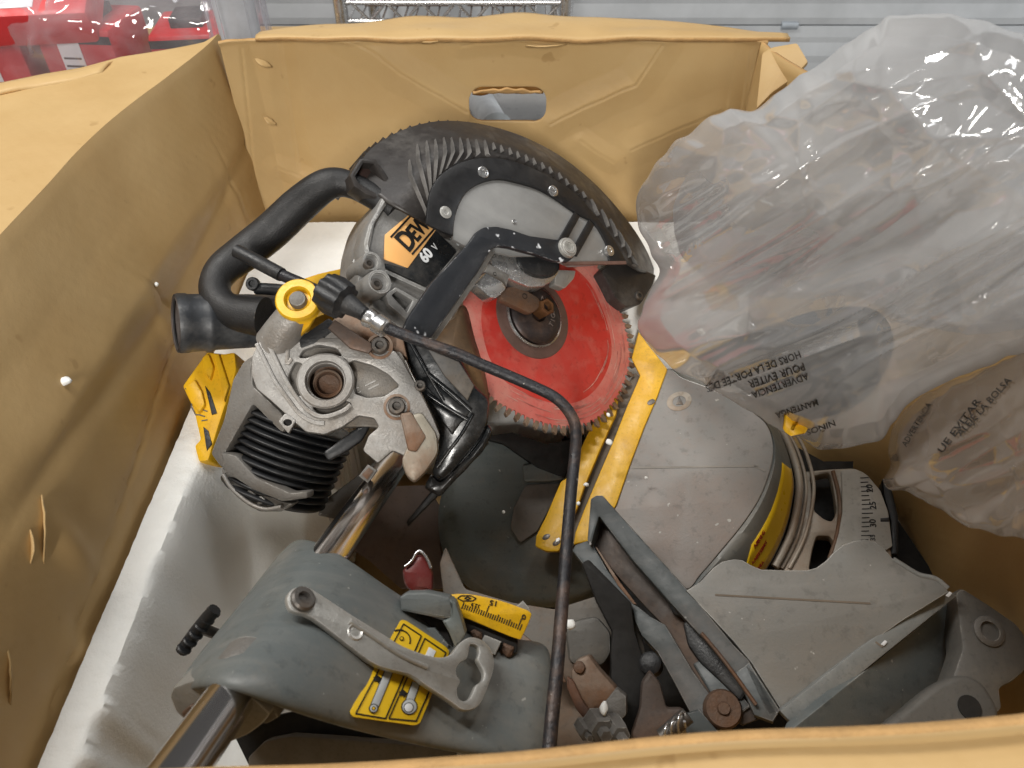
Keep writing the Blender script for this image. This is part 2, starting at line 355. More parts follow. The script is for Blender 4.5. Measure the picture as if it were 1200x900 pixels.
def bolt(name, px, py, pl, rpx, m=None, parent=None, h=0.006, socket=True):
    """round-headed socket screw standing on plane pl"""
    rr = rpx * pl.mpp(px, py); c = pl.hit(px, py)
    prof = [(rr, 0), (rr, h * 0.7), (rr * 0.85, h)]
    if socket: prof += [(rr * 0.52, h), (rr * 0.48, h * 0.35), (0.0, h * 0.35)]
    else: prof += [(rr * 0.4, h * 1.1), (0, h * 1.12)]
    return lathe(name, c - pl.n * 0.001, pl.n, prof, m or M_bolt, parent, 20)
def tube(name, pts, rad, m, parent=None, seg=14, per=8, closed=False, cap=True, flat=1.0):
    """pts: list of (px, py, depth) or world Vectors; rad: one radius or one per point"""
    W = [p if isinstance(p, Vector) else at(*p) for p in pts]
    if not isinstance(rad, (list, tuple)): rad = [rad] * len(W)
    Q = spline([tuple(p) + (r_,) for p, r_ in zip(W, rad)], per, closed)
    P = [V(q[:3]) for q in Q]; rr = [q[3] for q in Q]; n = len(P); vs = []; fs = []
    nrm = None
    for i in range(n):
        t = (P[(i + 1) % n] - P[i - 1]) if closed else (P[min(i + 1, n - 1)] - P[max(i - 1, 0)])
        t.normalize()
        nrm = t.orthogonal().normalized() if nrm is None else (nrm - t * nrm.dot(t)).normalized()
        b = t.cross(nrm)
        for k in range(seg):
            a = 2 * math.pi * k / seg
            vs.append(P[i] + nrm * math.cos(a) * rr[i] + b * math.sin(a) * rr[i] * flat)
    for i in range(n if closed else n - 1):
        for k in range(seg):
            a, b = i * seg + k, i * seg + (k + 1) % seg
            c, d = ((i + 1) % n) * seg + (k + 1) % seg, ((i + 1) % n) * seg + k
            fs.append((a, b, c, d))
    if cap and not closed:
        fs.append(list(range(seg))[::-1]); fs.append([(n - 1) * seg + k for k in range(seg)])
    return frompy(name, vs, fs, m, parent, 50)
def resample(P, n, closed):
    P = [V(p) for p in P]
    if closed: P = P + [P[0]]
    d = [0]
    for a, b in zip(P, P[1:]): d.append(d[-1] + (b - a).length)
    out = []
    N = n if closed else n - 1
    j = 0
    for i in range(n):
        t = d[-1] * i / N
        while j < len(d) - 2 and d[j + 1] < t: j += 1
        s = (t - d[j]) / max(d[j + 1] - d[j], 1e-9); out.append(P[j].lerp(P[j + 1], min(max(s, 0), 1)))
    return out
def loft(name, curves, m, parent=None, closed=False, n=60, smooth=40, capfirst=False, caplast=False, solid=0.0):
    """surface through successive curves, each a list of world points"""
    C = [resample(c, n, closed) for c in curves]; vs = [p for c in C for p in c]; fs = []
    for a in range(len(C) - 1):
        for i in range(n if closed else n - 1):
            j = (i + 1) % n; fs.append((a * n + i, a * n + j, (a + 1) * n + j, (a + 1) * n + i))
    if capfirst: fs.append(list(range(n)))
    if caplast: fs.append([(len(C) - 1) * n + i for i in range(n)])
    o = frompy(name, vs, fs, m, parent, smooth)
    if solid:
        s = o.modifiers.new('solid', 'SOLIDIFY'); s.thickness = solid; s.offset = -1
    return o
def onpl(pl, pts, sm=True, closed=False, per=6):
    if sm: pts = spline(pts, per, closed)
    return [pl.hit(*p) for p in pts]
def patch(name, rows, m, parent=None, solid=0.01, sub=2):
    """grid of (px, py, depth) control rows made a solid, subdivided skin"""
    nr, nc = len(rows), len(rows[0])
    vs = [at(*p) for r_ in rows for p in r_]
    fs = [(i * nc + j, i * nc + j + 1, (i + 1) * nc + j + 1, (i + 1) * nc + j) for i in range(nr - 1) for j in range(nc - 1)]
    me = bpy.data.meshes.new(name); me.from_pydata([tuple(v) for v in vs], [], fs); me.update()
    # faces look at the viewer
    if sum((CAMPOS - f.center).dot(f.normal) for f in me.polygons) < 0: me.flip_normals()
    o = finish(name, me, m, parent, 0); me.shade_smooth()
    s = o.modifiers.new('solid', 'SOLIDIFY'); s.thickness = solid; s.offset = -1
    s = o.modifiers.new('sub', 'SUBSURF'); s.levels = sub; s.render_levels = sub
    return o
def text(name, st, pl, p0, p1, hpx, m, parent=None, th=0.0003, bold=0.0, off=0.0005, sx=1.0, shear=0.0):
    """lettering on plane pl: left end of the baseline at p0, running towards p1, capitals hpx tall"""
    pl = pl.off(off)
    cu = bpy.data.curves.new(name, 'FONT'); cu.body = st; k = pl.mpp(*p0)
    cu.size = hpx * k / 0.69; cu.extrude = th; cu.offset = bold * cu.size; cu.shear = shear; cu.resolution_u = 3
    tmp = bpy.data.objects.new('tmp', cu)
    me = bpy.data.meshes.new_from_object(tmp); bpy.data.objects.remove(tmp); bpy.data.curves.remove(cu)
    a, b = pl.hit(*p0), pl.hit(*p1); x = (b - a).normalized(); y = pl.n.cross(x)
    M = Matrix((x, y, pl.n)).transposed().to_4x4(); M.translation = a
    me.transform(M @ Matrix.Diagonal((sx, 1, 1, 1)))
    return finish(name, me, m, parent, 0)
def bars(name, segs, pl, wpx, m, parent=None, off=0.0005, th=0.0003):
    """flat printed strokes on plane pl, one mesh; each (x0,y0,x1,y1[,w])"""
    pl = pl.off(off); vs = []; fs = []
    for s in segs:
        a, b = pl.hit(s[0], s[1]), pl.hit(s[2], s[3]); ww = (s[4] if len(s) > 4 else wpx) * pl.mpp(s[0], s[1]) / 2
        d = (b - a).normalized(); q = pl.n.cross(d) * ww; i = len(vs)
        vs += [a + q, a - q, b - q, b + q] + [x - pl.n * th for x in (a + q, a - q, b - q, b + q)]
        fs += [(i, i + 1, i + 2, i + 3), (i, i + 4, i + 5, i + 1), (i + 1, i + 5, i + 6, i + 2), (i + 2, i + 6, i + 7, i + 3), (i + 3, i + 7, i + 4, i)]
    return frompy(name, vs, fs, m, parent, 0)
def box(name, c, sx, sy, sz, m, parent=None, rz=0.0, bev=0.002, rot=None):
    bm = bmesh.new(); bmesh.ops.create_cube(bm, size=1)
    bmesh.ops.scale(bm, vec=(sx, sy, sz), verts=bm.verts)
    if bev: bmesh.ops.bevel(bm, geom=bm.edges[:], offset=bev, segments=2, affect='EDGES', profile=0.5)
    Mx = Matrix.Translation(c) @ (rot.to_4x4() if rot else Matrix.Rotation(rz, 4, 'Z'))
    bmesh.ops.transform(bm, matrix=Mx, verts=bm.verts)
    me = bpy.data.meshes.new(name); bm.to_mesh(me); bm.free()
    return finish(name, me, m, parent, 40)

# ------------------------------------------------------------------ setting behind the box
FLOORZ = -0.052
def sheet(name, x0, x1, y0, y1, z, m, nx=2, ny=2):
    vs = [(x0 + (x1 - x0) * i / nx, y0 + (y1 - y0) * j / ny, z) for j in range(ny + 1) for i in range(nx + 1)]
    fs = [(j * (nx + 1) + i, j * (nx + 1) + i + 1, (j + 1) * (nx + 1) + i + 1, (j + 1) * (nx + 1) + i) for j in range(ny) for i in range(nx)]
    return frompy(name, vs, fs, m, None, 0)
tag(sheet('floor', -4, 4, -3, 6, FLOORZ, M_floor), None, None, None, 'structure')

DY = 2.18
gd = tag(empty('garage_door', (0.9, DY, FLOORZ)), 'white ribbed garage door behind the box and the plastic bag', 'garage door')
prof = []                                              # ribbed section: height, depth
z = 0.0
while z < 0.9:
    for dz, dd in ((0, 0), (0.030, 0), (0.033, 0.007), (0.040, 0.007), (0.043, 0)): prof.append((z + dz, dd))
    z += 0.050
for k, (za, zb) in enumerate(((0.0, 0.128), (0.132, 0.50), (0.504, 0.92))):
    pr = [p for p in prof if za <= p[0] <= zb]; pr = [(za, 0)] + pr + [(zb, 0)]
    vs = []; fs = []
    for x in (-0.8, 2.6): vs += [(x, DY + d, FLOORZ + h) for h, d in pr]
    n = len(pr)
    for i in range(n - 1): fs.append((i, n + i, n + i + 1, i + 1))
    o = frompy('door_panel', vs, fs, M_door, gd, 0)
    s = o.modifiers.new('solid', 'SOLIDIFY'); s.thickness = 0.02; s.offset = -1
for x in (0.745, 1.22, 0.30):
    st = box('stile', V((x, DY - 0.004, FLOORZ + 0.45)), 0.038, 0.012, 0.9, M_door, gd)
    if x > 0.5:
        hg = tube('hinge', [V((x - 0.022, DY - 0.020, FLOORZ + 0.130)), V((x + 0.022, DY - 0.020, FLOORZ + 0.130))], 0.010, M_steel, st, 10, 2)
        for dz in (0.03, -0.04): box('hinge_leaf', V((x, DY - 0.014, FLOORZ + 0.130 + dz)), 0.030, 0.005, 0.055, M_steel, st)

# chrome wire shelf
sy = 1.50
ws = tag(empty('wire_shelf', (-0.1, sy, FLOORZ)), 'chrome wire storage shelf with zigzag truss edge behind the box', 'shelf')
def zz(py): r_ = ray(600, py); return CAMPOS.z + r_.z * (sy / r_.y)
zt, zb = zz(3), zz(25)
x0, x1 = -0.315, 0.10
tube('shelf_rail', [V((x0, sy, zt)), V((x1, sy, zt))], 0.0045, M_bright, ws, 10, 2)
tube('shelf_rail', [V((x0, sy, zb)), V((x1, sy, zb))], 0.0045, M_bright, ws, 10, 2)
nz = 12
for i in range(nz):
    a = x0 + 0.02 + (x1 - x0 - 0.03) * i / nz; b = x0 + 0.02 + (x1 - x0 - 0.03) * (i + 1) / nz
    tube('truss_wire', [V((a, sy, zb if i % 2 else zt)), V((b, sy, zt if i % 2 else zb))], 0.0026, M_bright, ws, 8, 1)
for i in range(20):
    x = x0 + 0.015 + (x1 - x0 - 0.03) * i / 19
    tube('shelf_wire', [V((x, sy, zb + 0.006)), V((x, sy + 0.34, zb + 0.006))], 0.0022, M_bright, ws, 6, 1)
for x in (x0, x1):
    for yy in (sy, sy + 0.36):
        tube('post', [V((x, yy, FLOORZ)), V((x, yy, zt + 0.06))], 0.0125, M_bright, ws, 14, 1)
tube('shelf_rail', [V((x0, sy + 0.36, zb)), V((x1, sy + 0.36, zb))], 0.0045, M_bright, ws, 10, 2)
# cartons standing on it
M_carton = mat('brown_carton', (0.17, 0.10, 0.06), 0.7, scale=9, bump=0.1)
for x, wd, h, lab in ((-0.20, 0.16, 0.09, 'dark brown carton at the left end of the wire shelf'), (-0.02, 0.13, 0.075, 'dark brown carton at the right end of the wire shelf')):
    c = tag(empty('carton', (x, sy + 0.15, zb + 0.01)), lab, 'carton', 'cartons on the wire shelf')
    box('carton_body', V((x, sy + 0.15, zb + 0.010 + h / 2)), wd, 0.2, h, M_carton, c)
    box('tape_strip', V((x, sy + 0.15, zb + 0.0102 + h)), 0.045, 0.202, 0.001, M_tab, c, bev=0)

# carton under the red packs, to the left behind the box
cs = tag(empty('carton', (-0.80, 1.36, FLOORZ)), 'large closed brown carton carrying the red packs', 'carton')
box('carton_body', V((-0.80, 1.36, FLOORZ + 0.165)), 0.78, 0.40, 0.33, M_card, cs)
box('tape_strip', V((-0.80, 1.36, FLOORZ + 0.3305)), 0.78, 0.05, 0.001, M_tab, cs, bev=0)
PZ = FLOORZ + 0.332
packs = [(-1.02, 1.29, -0.15, 0.14, 'red boxed pack with white label, leftmost on the far carton', 0.115),
         (-0.83, 1.27, 0.10, 0.13, 'red boxed pack in clear film left of the bottle label pack', 0.105),
         (-0.665, 1.27, -0.08, 0.12, 'red boxed pack with tall white label in clear film', 0.110),
         (-0.515, 1.29, 0.12, 0.11, 'small red boxed pack beside the clear wrapped roll', 0.095)]
for i, (x, y, rz, wd, lab, h) in enumerate(packs):
    t = tag(empty('red_pack', (x, y, PZ)), lab, 'boxed pack', 'red packs in clear film')
    rot = Matrix.Rotation(rz, 3, 'Z')
    c = V((x, y, PZ + h / 2)); box('pack_box', c, wd, 0.12, h, M_redbox, t, rot=rot, bev=0.006)
    fr = rot @ V((0, -0.0608, 0)); 
    lb = box('white_label', c + fr + rot @ V((-0.01, 0, -0.005 if i != 2 else 0.0)), (0.085, 0.06, 0.035, 0.05)[i], 0.001, (0.04, 0.035, 0.075, 0.03)[i], M_white, t, rot=rot, bev=0)
    for k in range(3): box('print_line', c + fr + rot @ V((-0.01, -0.0008, -0.012 + 0.012 * k)), 0.028, 0.0006, 0.003, M_ink, lb, rot=rot, bev=0)
    box('dark_cap', c + V((0, 0, h / 2 + 0.007)), wd * 0.45, 0.06, 0.015, M_black, t, rot=rot)
    box('pack_band', c + fr * 0.996 + V((0, 0, h * 0.36)), wd * 0.98, 0.001, 0.012, M_black, t, rot=rot, bev=0)
# upper layer: one red pack lying on the others with a big label
t = tag(empty('red_pack', (-0.86, 1.30, PZ + 0.115)), 'red pack lying on top of the others with large white label', 'boxed pack', 'red packs in clear film')
rot = Matrix.Rotation(0.15, 3, 'Z') @ Matrix.Rotation(R(25), 3, 'X')
c = V((-0.80, 1.24, PZ + 0.150)); box('pack_box', c, 0.34, 0.16, 0.06, M_redbox, t, rot=rot, bev=0.01)
lb = box('white_label', c + rot @ V((0.0, -0.02, 0.0306)), 0.19, 0.09, 0.001, M_white, t, rot=rot, bev=0)
for k in range(5): box('print_line', c + rot @ V((-0.06 + 0.004 * k, -0.05 + 0.014 * k, 0.0314)), 0.04, 0.005, 0.0006, M_ink, lb, rot=rot, bev=0)
# crumpled clear film over the packs
vs = []; fs = []; nx, ny = 90, 40
for j in range(ny + 1):
    for i in range(nx + 1):
        u, v = i / nx, j / ny
        x = -1.14 + 0.70 * u
        if v < 0.5: y = 1.195 - 0.02 * math.sin(v * 6); zz_ = PZ + 0.30 * v
        else: y = 1.195 + (v - 0.5) * 0.34; zz_ = PZ + 0.15 + 0.09 * math.sin((v - 0.5) * math.pi)
        q = noise.noise(V((x * 9, v * 4, 3.1))) * 0.03 + abs(noise.noise(V((x * 24, v * 9, 1.3)))) * 0.02
        vs.append((x, y - q, zz_ + q * 0.6))
for j in range(ny):
    for i in range(nx):
        a = j * (nx + 1) + i; fs.append((a, a + 1, a + nx + 2, a + nx + 1))
tag(frompy('packing_film', vs, fs, M_film, None, 60), 'crumpled clear plastic film draped over the red packs', 'plastic film')
# clear wrapped roll standing by the corner
rc = tag(empty('wrapped_roll', (-0.405, 1.19, FLOORZ)), 'upright roll wrapped in shiny clear film behind the box corner', 'roll')
lathe('roll_core', V((-0.405, 1.19, FLOORZ)), V((0, 0, 1)), [(0.030, 0), (0.030, 0.62), (0.024, 0.62), (0.024, 0.60)], M_pale, rc, 24)
lathe('film_layer', V((-0.405, 1.19, FLOORZ)), V((0, 0, 1)), [(0.043, 0.0)] + [(0.042 + 0.004 * noise.noise(V((0, 0, k * 0.7))), k * 0.02) for k in range(1, 32)] + [(0.032, 0.64)], M_film, rc, 40,
      mod=lambda a, j: 1 + 0.07 * math.sin(a * 9 + j * 0.2) + 0.05 * math.sin(a * 17))
# pale pipe lying on the floor, seen through the hand hole
pp = tag(empty('pipe', (-0.02, 1.75, FLOORZ)), 'pale plastic pipe lying on the floor, seen through the hand hole', 'pipe')
tube('pipe_wall', [V((-0.10, 1.98, FLOORZ + 0.035)), V((0.04, 1.45, FLOORZ + 0.035))], 0.034, M_white, pp, 20, 2)
lathe('coupling', V((-0.03, 1.715, FLOORZ + 0.035)), V((0.14, -0.53, 0)), [(0.035, -0.03), (0.040, -0.03), (0.040, 0.03), (0.035, 0.03)], M_pale, pp, 24)
# ------------------------------------------------------------------ the cardboard box
XL, XR, YF, YB, ZT = -0.346, 0.305, 0.135, 0.960, 0.464
def sst(a, b, x): t = max(0, min(1, (x - a) / (b - a))); return t * t * (3 - 2 * t)
cb = tag(empty('cardboard_box', (0, 0.55, FLOORZ)), 'large open brown cardboard box with worn creased walls and hand hole', 'box')
def seg_d(p, a, b):
    ax, ay = a; bx, by = b; dx, dy = bx - ax, by - ay
    t = max(0, min(1, ((p[0] - ax) * dx + (p[1] - ay) * dy) / (dx * dx + dy * dy)))
    return math.hypot(p[0] - ax - t * dx, p[1] - ay - t * dy)
def crease(p, line, wd, h):
    d = min(seg_d(p, a, b) for a, b in zip(line, line[1:]))
    return h * (max(0, 1 - d / (wd * 5)) ** 1.15 - 0.30 * math.exp(-(d / 0.0016) ** 2))
def skin(name, nx, ny, fn, m, parent=cb, th=0.0045, drop=None, post=None, smooth=28, off=1):
    vs = [V(fn(i / nx, j / ny)) for j in range(ny + 1) for i in range(nx + 1)]
    fs = []
    for j in range(ny):
        for i in range(nx):
            if drop and drop((i + 0.5) / nx, (j + 0.5) / ny): continue
            a = j * (nx + 1) + i; fs.append((a, a + 1, a + nx + 2, a + nx + 1))
    if post: vs = post(vs, fs)
    me = bpy.data.meshes.new(name); me.from_pydata([tuple(v) for v in vs], [], fs)
    bm = bmesh.new(); bm.from_mesh(me)
    bmesh.ops.delete(bm, geom=[v for v in bm.verts if not v.link_faces], context='VERTS')
    bm.to_mesh(me); bm.free()
    o = finish(name, me, m, parent, smooth)
    s = o.modifiers.new('solid', 'SOLIDIFY'); s.thickness = th; s.offset = off
    if m is M_card: me.materials.append(M_card_in); s.material_offset_rim = 1
    return o
# bottom
box('bottom_panel', V(((XL + XR) / 2 + 0.08, (YF + YB) / 2, FLOORZ + 0.006)), XR - XL + 0.17, YB - YF, 0.006, M_card, cb)
# back wall, with the hand hole
def bx(px, py): r_ = ray(px, py); t = (YB - CAMPOS.y) / r_.y; p = CAMPOS + r_ * t; return (p.x, p.z)
HC = bx(595, 124); HW, HH, HR = 0.0495, 0.0225, 0.018
lines = [([bx(405, 42), bx(440, 62), bx(470, 88), bx(548, 131)], 0.006, 0.006), ([bx(775, 52), bx(745, 98), bx(700, 118), bx(645, 146)], 0.006, 0.006),
         ([bx(680, 165), bx(720, 190)], 0.004, 0.003), ([bx(328, 50), bx(342, 150), bx(350, 200)], 0.004, -0.004), ([bx(285, 55), bx(296, 150), bx(305, 250)], 0.008, 0.005),
         ([bx(325, 195), bx(365, 212)], 0.004, 0.004), ([bx(540, 52), bx(600, 48), bx(650, 53)], 0.004, 0.004), ([bx(845, 130), bx(740, 175)], 0.006, 0.003),
         ([bx(880, 60), bx(862, 180)], 0.004, -0.005)]
x0, x1 = XL - 0.004, XR + 0.002
lines = [(a, b * 0.95, c * 0.95) for a, b, c in lines]
def bw(u, v):
    x = x0 + (x1 - x0) * u; z = FLOORZ + 0.01 + (ZT - FLOORZ - 0.01) * v
    d = 0.0025 * noise.noise(V((x * 5, z * 5, 0))) + 0.0006 * noise.noise(V((x * 22, z * 22, 4)))
    for ln, wd, h in lines: d += crease((x, z), ln, wd, h)
    d -= 0.006 * math.exp(-((x - HC[0]) / 0.14) ** 2 - ((z - HC[1]) / 0.07) ** 2)
    d += 0.003 * math.exp(-((ZT - z) / 0.004) ** 2)                     # bulge over to the flap
    if u < 0.05: d += (0.05 - u) * 0.25                                  # rounded corner
    if u > 0.95: d += (u - 0.95) * 0.15
    zz_ = z + (0.004 * noise.noise(V((x * 11, 3, 1))) + 0.002 * noise.noise(V((x * 40, 3, 1)))) * v
    return (x, YB - d, zz_)
def sdf(x, z):
    qx, qz = abs(x - HC[0]) - HW + HR, abs(z - HC[1]) - HH + HR
    return math.hypot(max(qx, 0), max(qz, 0)) + min(max(qx, qz), 0) - HR
def drop(u, v): return sdf(x0 + (x1 - x0) * u, FLOORZ + 0.01 + (ZT - FLOORZ - 0.01) * v) < 0
def post(vs, fs):
    cnt = {}
    for f in fs:
        for i in f: cnt[i] = cnt.get(i, 0) + 1
    for i, v in enumerate(vs):
        if 0 < cnt.get(i, 0) < 4 and abs(sdf(v.x, v.z)) < 0.004:
            for _ in range(3):
                e = 1e-4; d = sdf(v.x, v.z)
                g = V(((sdf(v.x + e, v.z) - d) / e, 0, (sdf(v.x, v.z + e) - d) / e))
                if g.length > 0.1: v -= g.normalized() * d
    return vs
skin('back_wall', 420, 300, bw, M_card, drop=drop, post=post, off=-1)
# folded tab of the hand hole, pushed out behind it
def tabf(u, v):
    x = HC[0] - 0.046 + 0.092 * u; a = 0.9 * v
    return (x, YB + 0.006 + 0.022 * math.sin(a) , HC[1] + HH - 0.001 - 0.020 * v * (0.75 + 0.25 * math.sin(u * 2.6 + 0.4)) + 0.006 * math.sin(u * 3.1) - 0.004 * noise.noise(V((u * 4, v, 0))))
skin('hand_hole_tab', 24, 6, tabf, M_tab, th=0.004)
def torn(u, v):
    x = HC[0] - 0.044 + 0.087 * u
    return (x, YB - 0.004 - 0.004 * v, HC[1] + HH - 0.001 + 0.007 * math.sin(math.pi * u) * (v - 0.3) + 0.002 * noise.noise(V((u * 9, v, 2))))
skin('torn_hole_edge', 24, 3, torn, M_card_in, th=0.0025)
# back flap folded away
def bfl(u, v):
    x = x0 + (x1 - x0) * (0.065 + 0.975 * u)
    dep = (0.012 + 0.078 * math.sin(math.pi * min(1, u * 0.93 + 0.05)) ** 0.8 + 0.005 * noise.noise(V((u * 7, 0, 0)))) * v
    return (x, YB - 0.008 + dep, ZT - 0.001 + 0.003 * math.sin(min(v, 0.3) / 0.3 * 1.57) - 0.006 * v + 0.0035 * noise.noise(V((u * 9, v * 2, 5))))
skin('back_flap', 80, 12, bfl, M_card, th=0.005)
def fillet_open(pts, r, seg=5):
    out = [pts[0]]
    for a, b, c in zip(pts, pts[1:], pts[2:]):
        a, b, c = V(a), V(b), V(c); e1, e2 = a - b, c - b; k = min(r, e1.length * 0.4, e2.length * 0.4)
        p, q = b + e1.normalized() * k, b + e2.normalized() * k
        for s in range(seg + 1):
            t = s / seg; out.append(tuple(p * (1 - t) ** 2 + b * 2 * t * (1 - t) + q * t * t))
    out.append(pts[-1])
    return [tuple(v) for v in resample([V((p[0], p[1], 0)) for p in out], 200, False)]
# left wall rolling over into its flap
prof = [(0.0, FLOORZ + 0.01), (-0.003, 0.20), (-0.008, 0.345), (-0.046, 0.464), (-0.16, 0.463), (-0.34, 0.452)]
NSEG = (34, 30, 26, 34, 24); PS = []
for (a, b), (c, d), n_ in zip(prof, prof[1:], NSEG): PS += [(a + (c - a) * i / n_, b + (d - b) * i / n_) for i in range(n_)]
PS.append(prof[-1])
def lw_(u, v):
    k = v * (len(PS) - 1); i = min(int(k), len(PS) - 2); f = k - i
    px_, pz_ = (PS[i][0] * (1 - f) + PS[i + 1][0] * f, PS[i][1] * (1 - f) + PS[i + 1][1] * f)
    y = 0.02 + (YB + 0.01 - 0.02) * u
    flap = max(0, min(1, (-px_ - 0.0461) / 0.05)); fade = 1 - sst(0.30, 0.42, pz_)
    if flap > 0:                                                            # slanted far end of the flap
        far = float(np.interp(-px_, (0.0, 0.017, 0.128, 0.204, 0.34), (0.97, 0.967, 0.862, 0.822, 0.76))); y = 0.02 + (far - 0.02) * u if True else y
    bow = -0.018 * math.sin(min(1, max(0, (YB - y) / 0.6)) * 1.57) * max(0, min(1, (pz_ - 0.15) / 0.25))
    x = XL + px_ * (1 if flap > 0.99 else (flap + (1 - flap) * (0.30 + 0.70 * sst(0.0, 0.30, YB - y)))) + bow
    q = 0.0035 * noise.noise(V((y * 6, pz_ * 5 - px_ * 4, 2))) + 0.0010 * noise.noise(V((y * 19, pz_ * 21, 7)))
    q += 0.0035 * max(0, 1 - abs(y - 0.87 + 0.1 * (pz_ - 0.3)) / 0.03) * fade - 0.0025 * math.exp(-((y - 0.87 + 0.1 * (pz_ - 0.3)) / 0.003) ** 2) * fade
    q -= 0.0022 * math.exp(-((y - 0.66 + 0.35 * (pz_ - 0.25)) / 0.003) ** 2) * fade + 0.0018 * math.exp(-((pz_ - 0.24 - 0.15 * (y - 0.4)) / 0.0025) ** 2) * (0.25 < y < 0.62)
    q -= 0.004 * math.exp(-((pz_ - 0.33 - 0.02 * math.sin(y * 7)) / 0.012) ** 2)
    for (cy, cz, a) in ((0.36, 0.27, 0.9), (0.30, 0.20, 1.0), (0.62, 0.31, 0.5)):
        q += 0.006 * a * math.exp(-((y - cy) / 0.012) ** 2 - ((pz_ - cz) / 0.035) ** 2)
    s = 1 - flap
    return (x + q * s, y, pz_ + q * flap * 0.8 - 0.0)
skin('left_wall', 260, len(PS) - 1, lw_, M_card, off=1)
# doubled strip along the far edge of that flap
def strip(u, v):
    xx = -0.60 + 0.15 * u; far = float(np.interp(-(xx - XL), (0.0, 0.017, 0.128, 0.204, 0.34), (0.97, 0.967, 0.862, 0.822, 0.76)))
    return (xx, far - 0.004 - 0.034 * v, 0.464 + 0.007 * math.sin(math.pi * (0.15 + 0.7 * v)) + 0.002 * noise.noise(V((u * 5, v, 8))))
skin('folded_strip', 30, 6, strip, M_card, th=0.004)
# right wall (mostly behind the bag)
def rw(u, v):
    y = 0.02 + (YB + 0.002 - 0.02) * u; z = FLOORZ + 0.01 + (ZT - FLOORZ - 0.01) * v
    q = min(1, max(0, (YB - y) / 0.55)); x = XR + 0.165 * (q * q * (3 - 2 * q)) ** 0.8 + 0.004 * noise.noise(V((y * 7, z * 7, 3)))
    return (x, y, z + 0.004 * noise.noise(V((y * 8, 1, 1))) * v)
skin('right_wall', 70, 40, rw, M_card, off=-1)
# its far top corner, folded outward
ext('corner_flap', [(893, 62), (905, 55), (934, 50), (947, 72), (928, 92), (905, 108), (886, 128)], Plane(910, 90, 0.89, (-0.45, 0.25, 0.85)), 0.005, M_card, cb, r=3)
# front wall top with the flap towards the viewer
def fw(u, v):
    x = -0.36 + 0.86 * u; z = FLOORZ + 0.01 + (0.452 - FLOORZ) * v
    zt = 0.012 + 0.119 * (x - 0.229)
    return (x, YF + 0.003 * noise.noise(V((x * 7, z * 7, 9))) + 0.03 * max(0, x) * v, z + (zt + 0.0012 * noise.noise(V((x * 14, 0, 9)))) * v)
skin('front_wall', 80, 40, fw, M_card, off=1)
def ff(u, v):
    x = -0.35 + 0.84 * u; zt = 0.466 + 0.119 * (x - 0.229) + 0.0012 * noise.noise(V((x * 14, 0, 9)))
    return (x, YF + 0.03 * max(0, x) + 0.002 - 0.004 * min(v * 20, 1) - 0.10 * v, zt - 0.001 - 0.045 * v + 0.0012 * noise.noise(V((x * 12, v * 3, 4))))
skin('front_flap', 80, 24, ff, M_card, off=1)

# ------------------------------------------------------------------ polystyrene tray
FT = 0.217
def sst(a, b, x): t = max(0, min(1, (x - a) / (b - a))); return t * t * (3 - 2 * t)
def fz(x, y):
    n = noise.noise(V((x * 30, y * 30, 0)))
    # front-left recess, wall sloping from a 30 mm rim
    rim = -0.317 + 0.004 * noise.noise(V((y * 25, 1, 0))) + (0.006 * noise.noise(V((y * 60, x * 60, 0))) if y < 0.27 else 0)
    rec = sst(rim, rim + 0.034, x) * (1 - sst(0.44, 0.56, y + 0.35 * (x + 0.317) * 0.4))
    z = FT - rec * 0.155
    # scooped dip on the shelf behind it
    z -= 0.055 * math.exp(-((x + 0.235) / 0.05) ** 2 - ((y - 0.50) / 0.05) ** 2)
    # back shelf edge falls away
    z -= 0.10 * sst(0.80, 0.72, y) * sst(-0.23, -0.20, x)
    # broken corners and pressed dents along the rim
    z -= 0.012 * max(0, noise.noise(V((x * 16, y * 16, 21))) - 0.30) / 0.3 * math.exp(-((x - rim) / 0.018) ** 2)
    z -= 0.05 * sst(0.26, 0.19, y) * sst(-0.32, -0.29, x) * (0.4 + max(0, noise.noise(V((x * 45, y * 45, 3)))))* (1 - sst(-0.27, -0.25, x))
    return z + 0.0015 * n + 0.0012 * noise.noise(V((x * 120, y * 120, 5)))
def hole(x, y):
    e = 0.010 * noise.noise(V((x * 35, y * 35, 8))) + 0.005 * noise.noise(V((x * 120, y * 120, 8)))
    a = x > -0.205 + e and 0.405 + e < y < 0.70 + e
    b = x > -0.02 + e and y <= 0.41 + e
    return a or b
nx, ny = 190, 240; X0, X1, Y0, Y1 = XL + 0.003, XR - 0.004, YF + 0.02, YB - 0.012
vs = []; fs = []
for j in range(ny + 1):
    for i in range(nx + 1):
        x = X0 + (X1 - X0) * i / nx; y = Y0 + (Y1 - Y0) * j / ny; vs.append((x, y, fz(x, y)))
keep = {}
for j in range(ny):
    for i in range(nx):
        if not hole(X0 + (X1 - X0) * (i + 0.5) / nx, Y0 + (Y1 - Y0) * (j + 0.5) / ny):
            a = j * (nx + 1) + i; fs.append((a, a + 1, a + nx + 2, a + nx + 1))
me = bpy.data.meshes.new('foam'); me.from_pydata(vs, [], fs)
bm = bmesh.new(); bm.from_mesh(me)
bmesh.ops.delete(bm, geom=[v for v in bm.verts if not v.link_faces], context='VERTS')
be = [e for e in bm.edges if e.is_boundary]
r_ = bmesh.ops.extrude_edge_only(bm, edges=be)
for v in r_['geom']:
    if isinstance(v, bmesh.types.BMVert): v.co.z = FLOORZ + 0.012
bmesh.ops.recalc_face_normals(bm, faces=bm.faces)
bm.to_mesh(me); bm.free()
ft = finish('foam_tray', me, M_foam, None, 50)
tag(ft, 'white polystyrene packing tray with broken edges inside the box', 'packing foam')

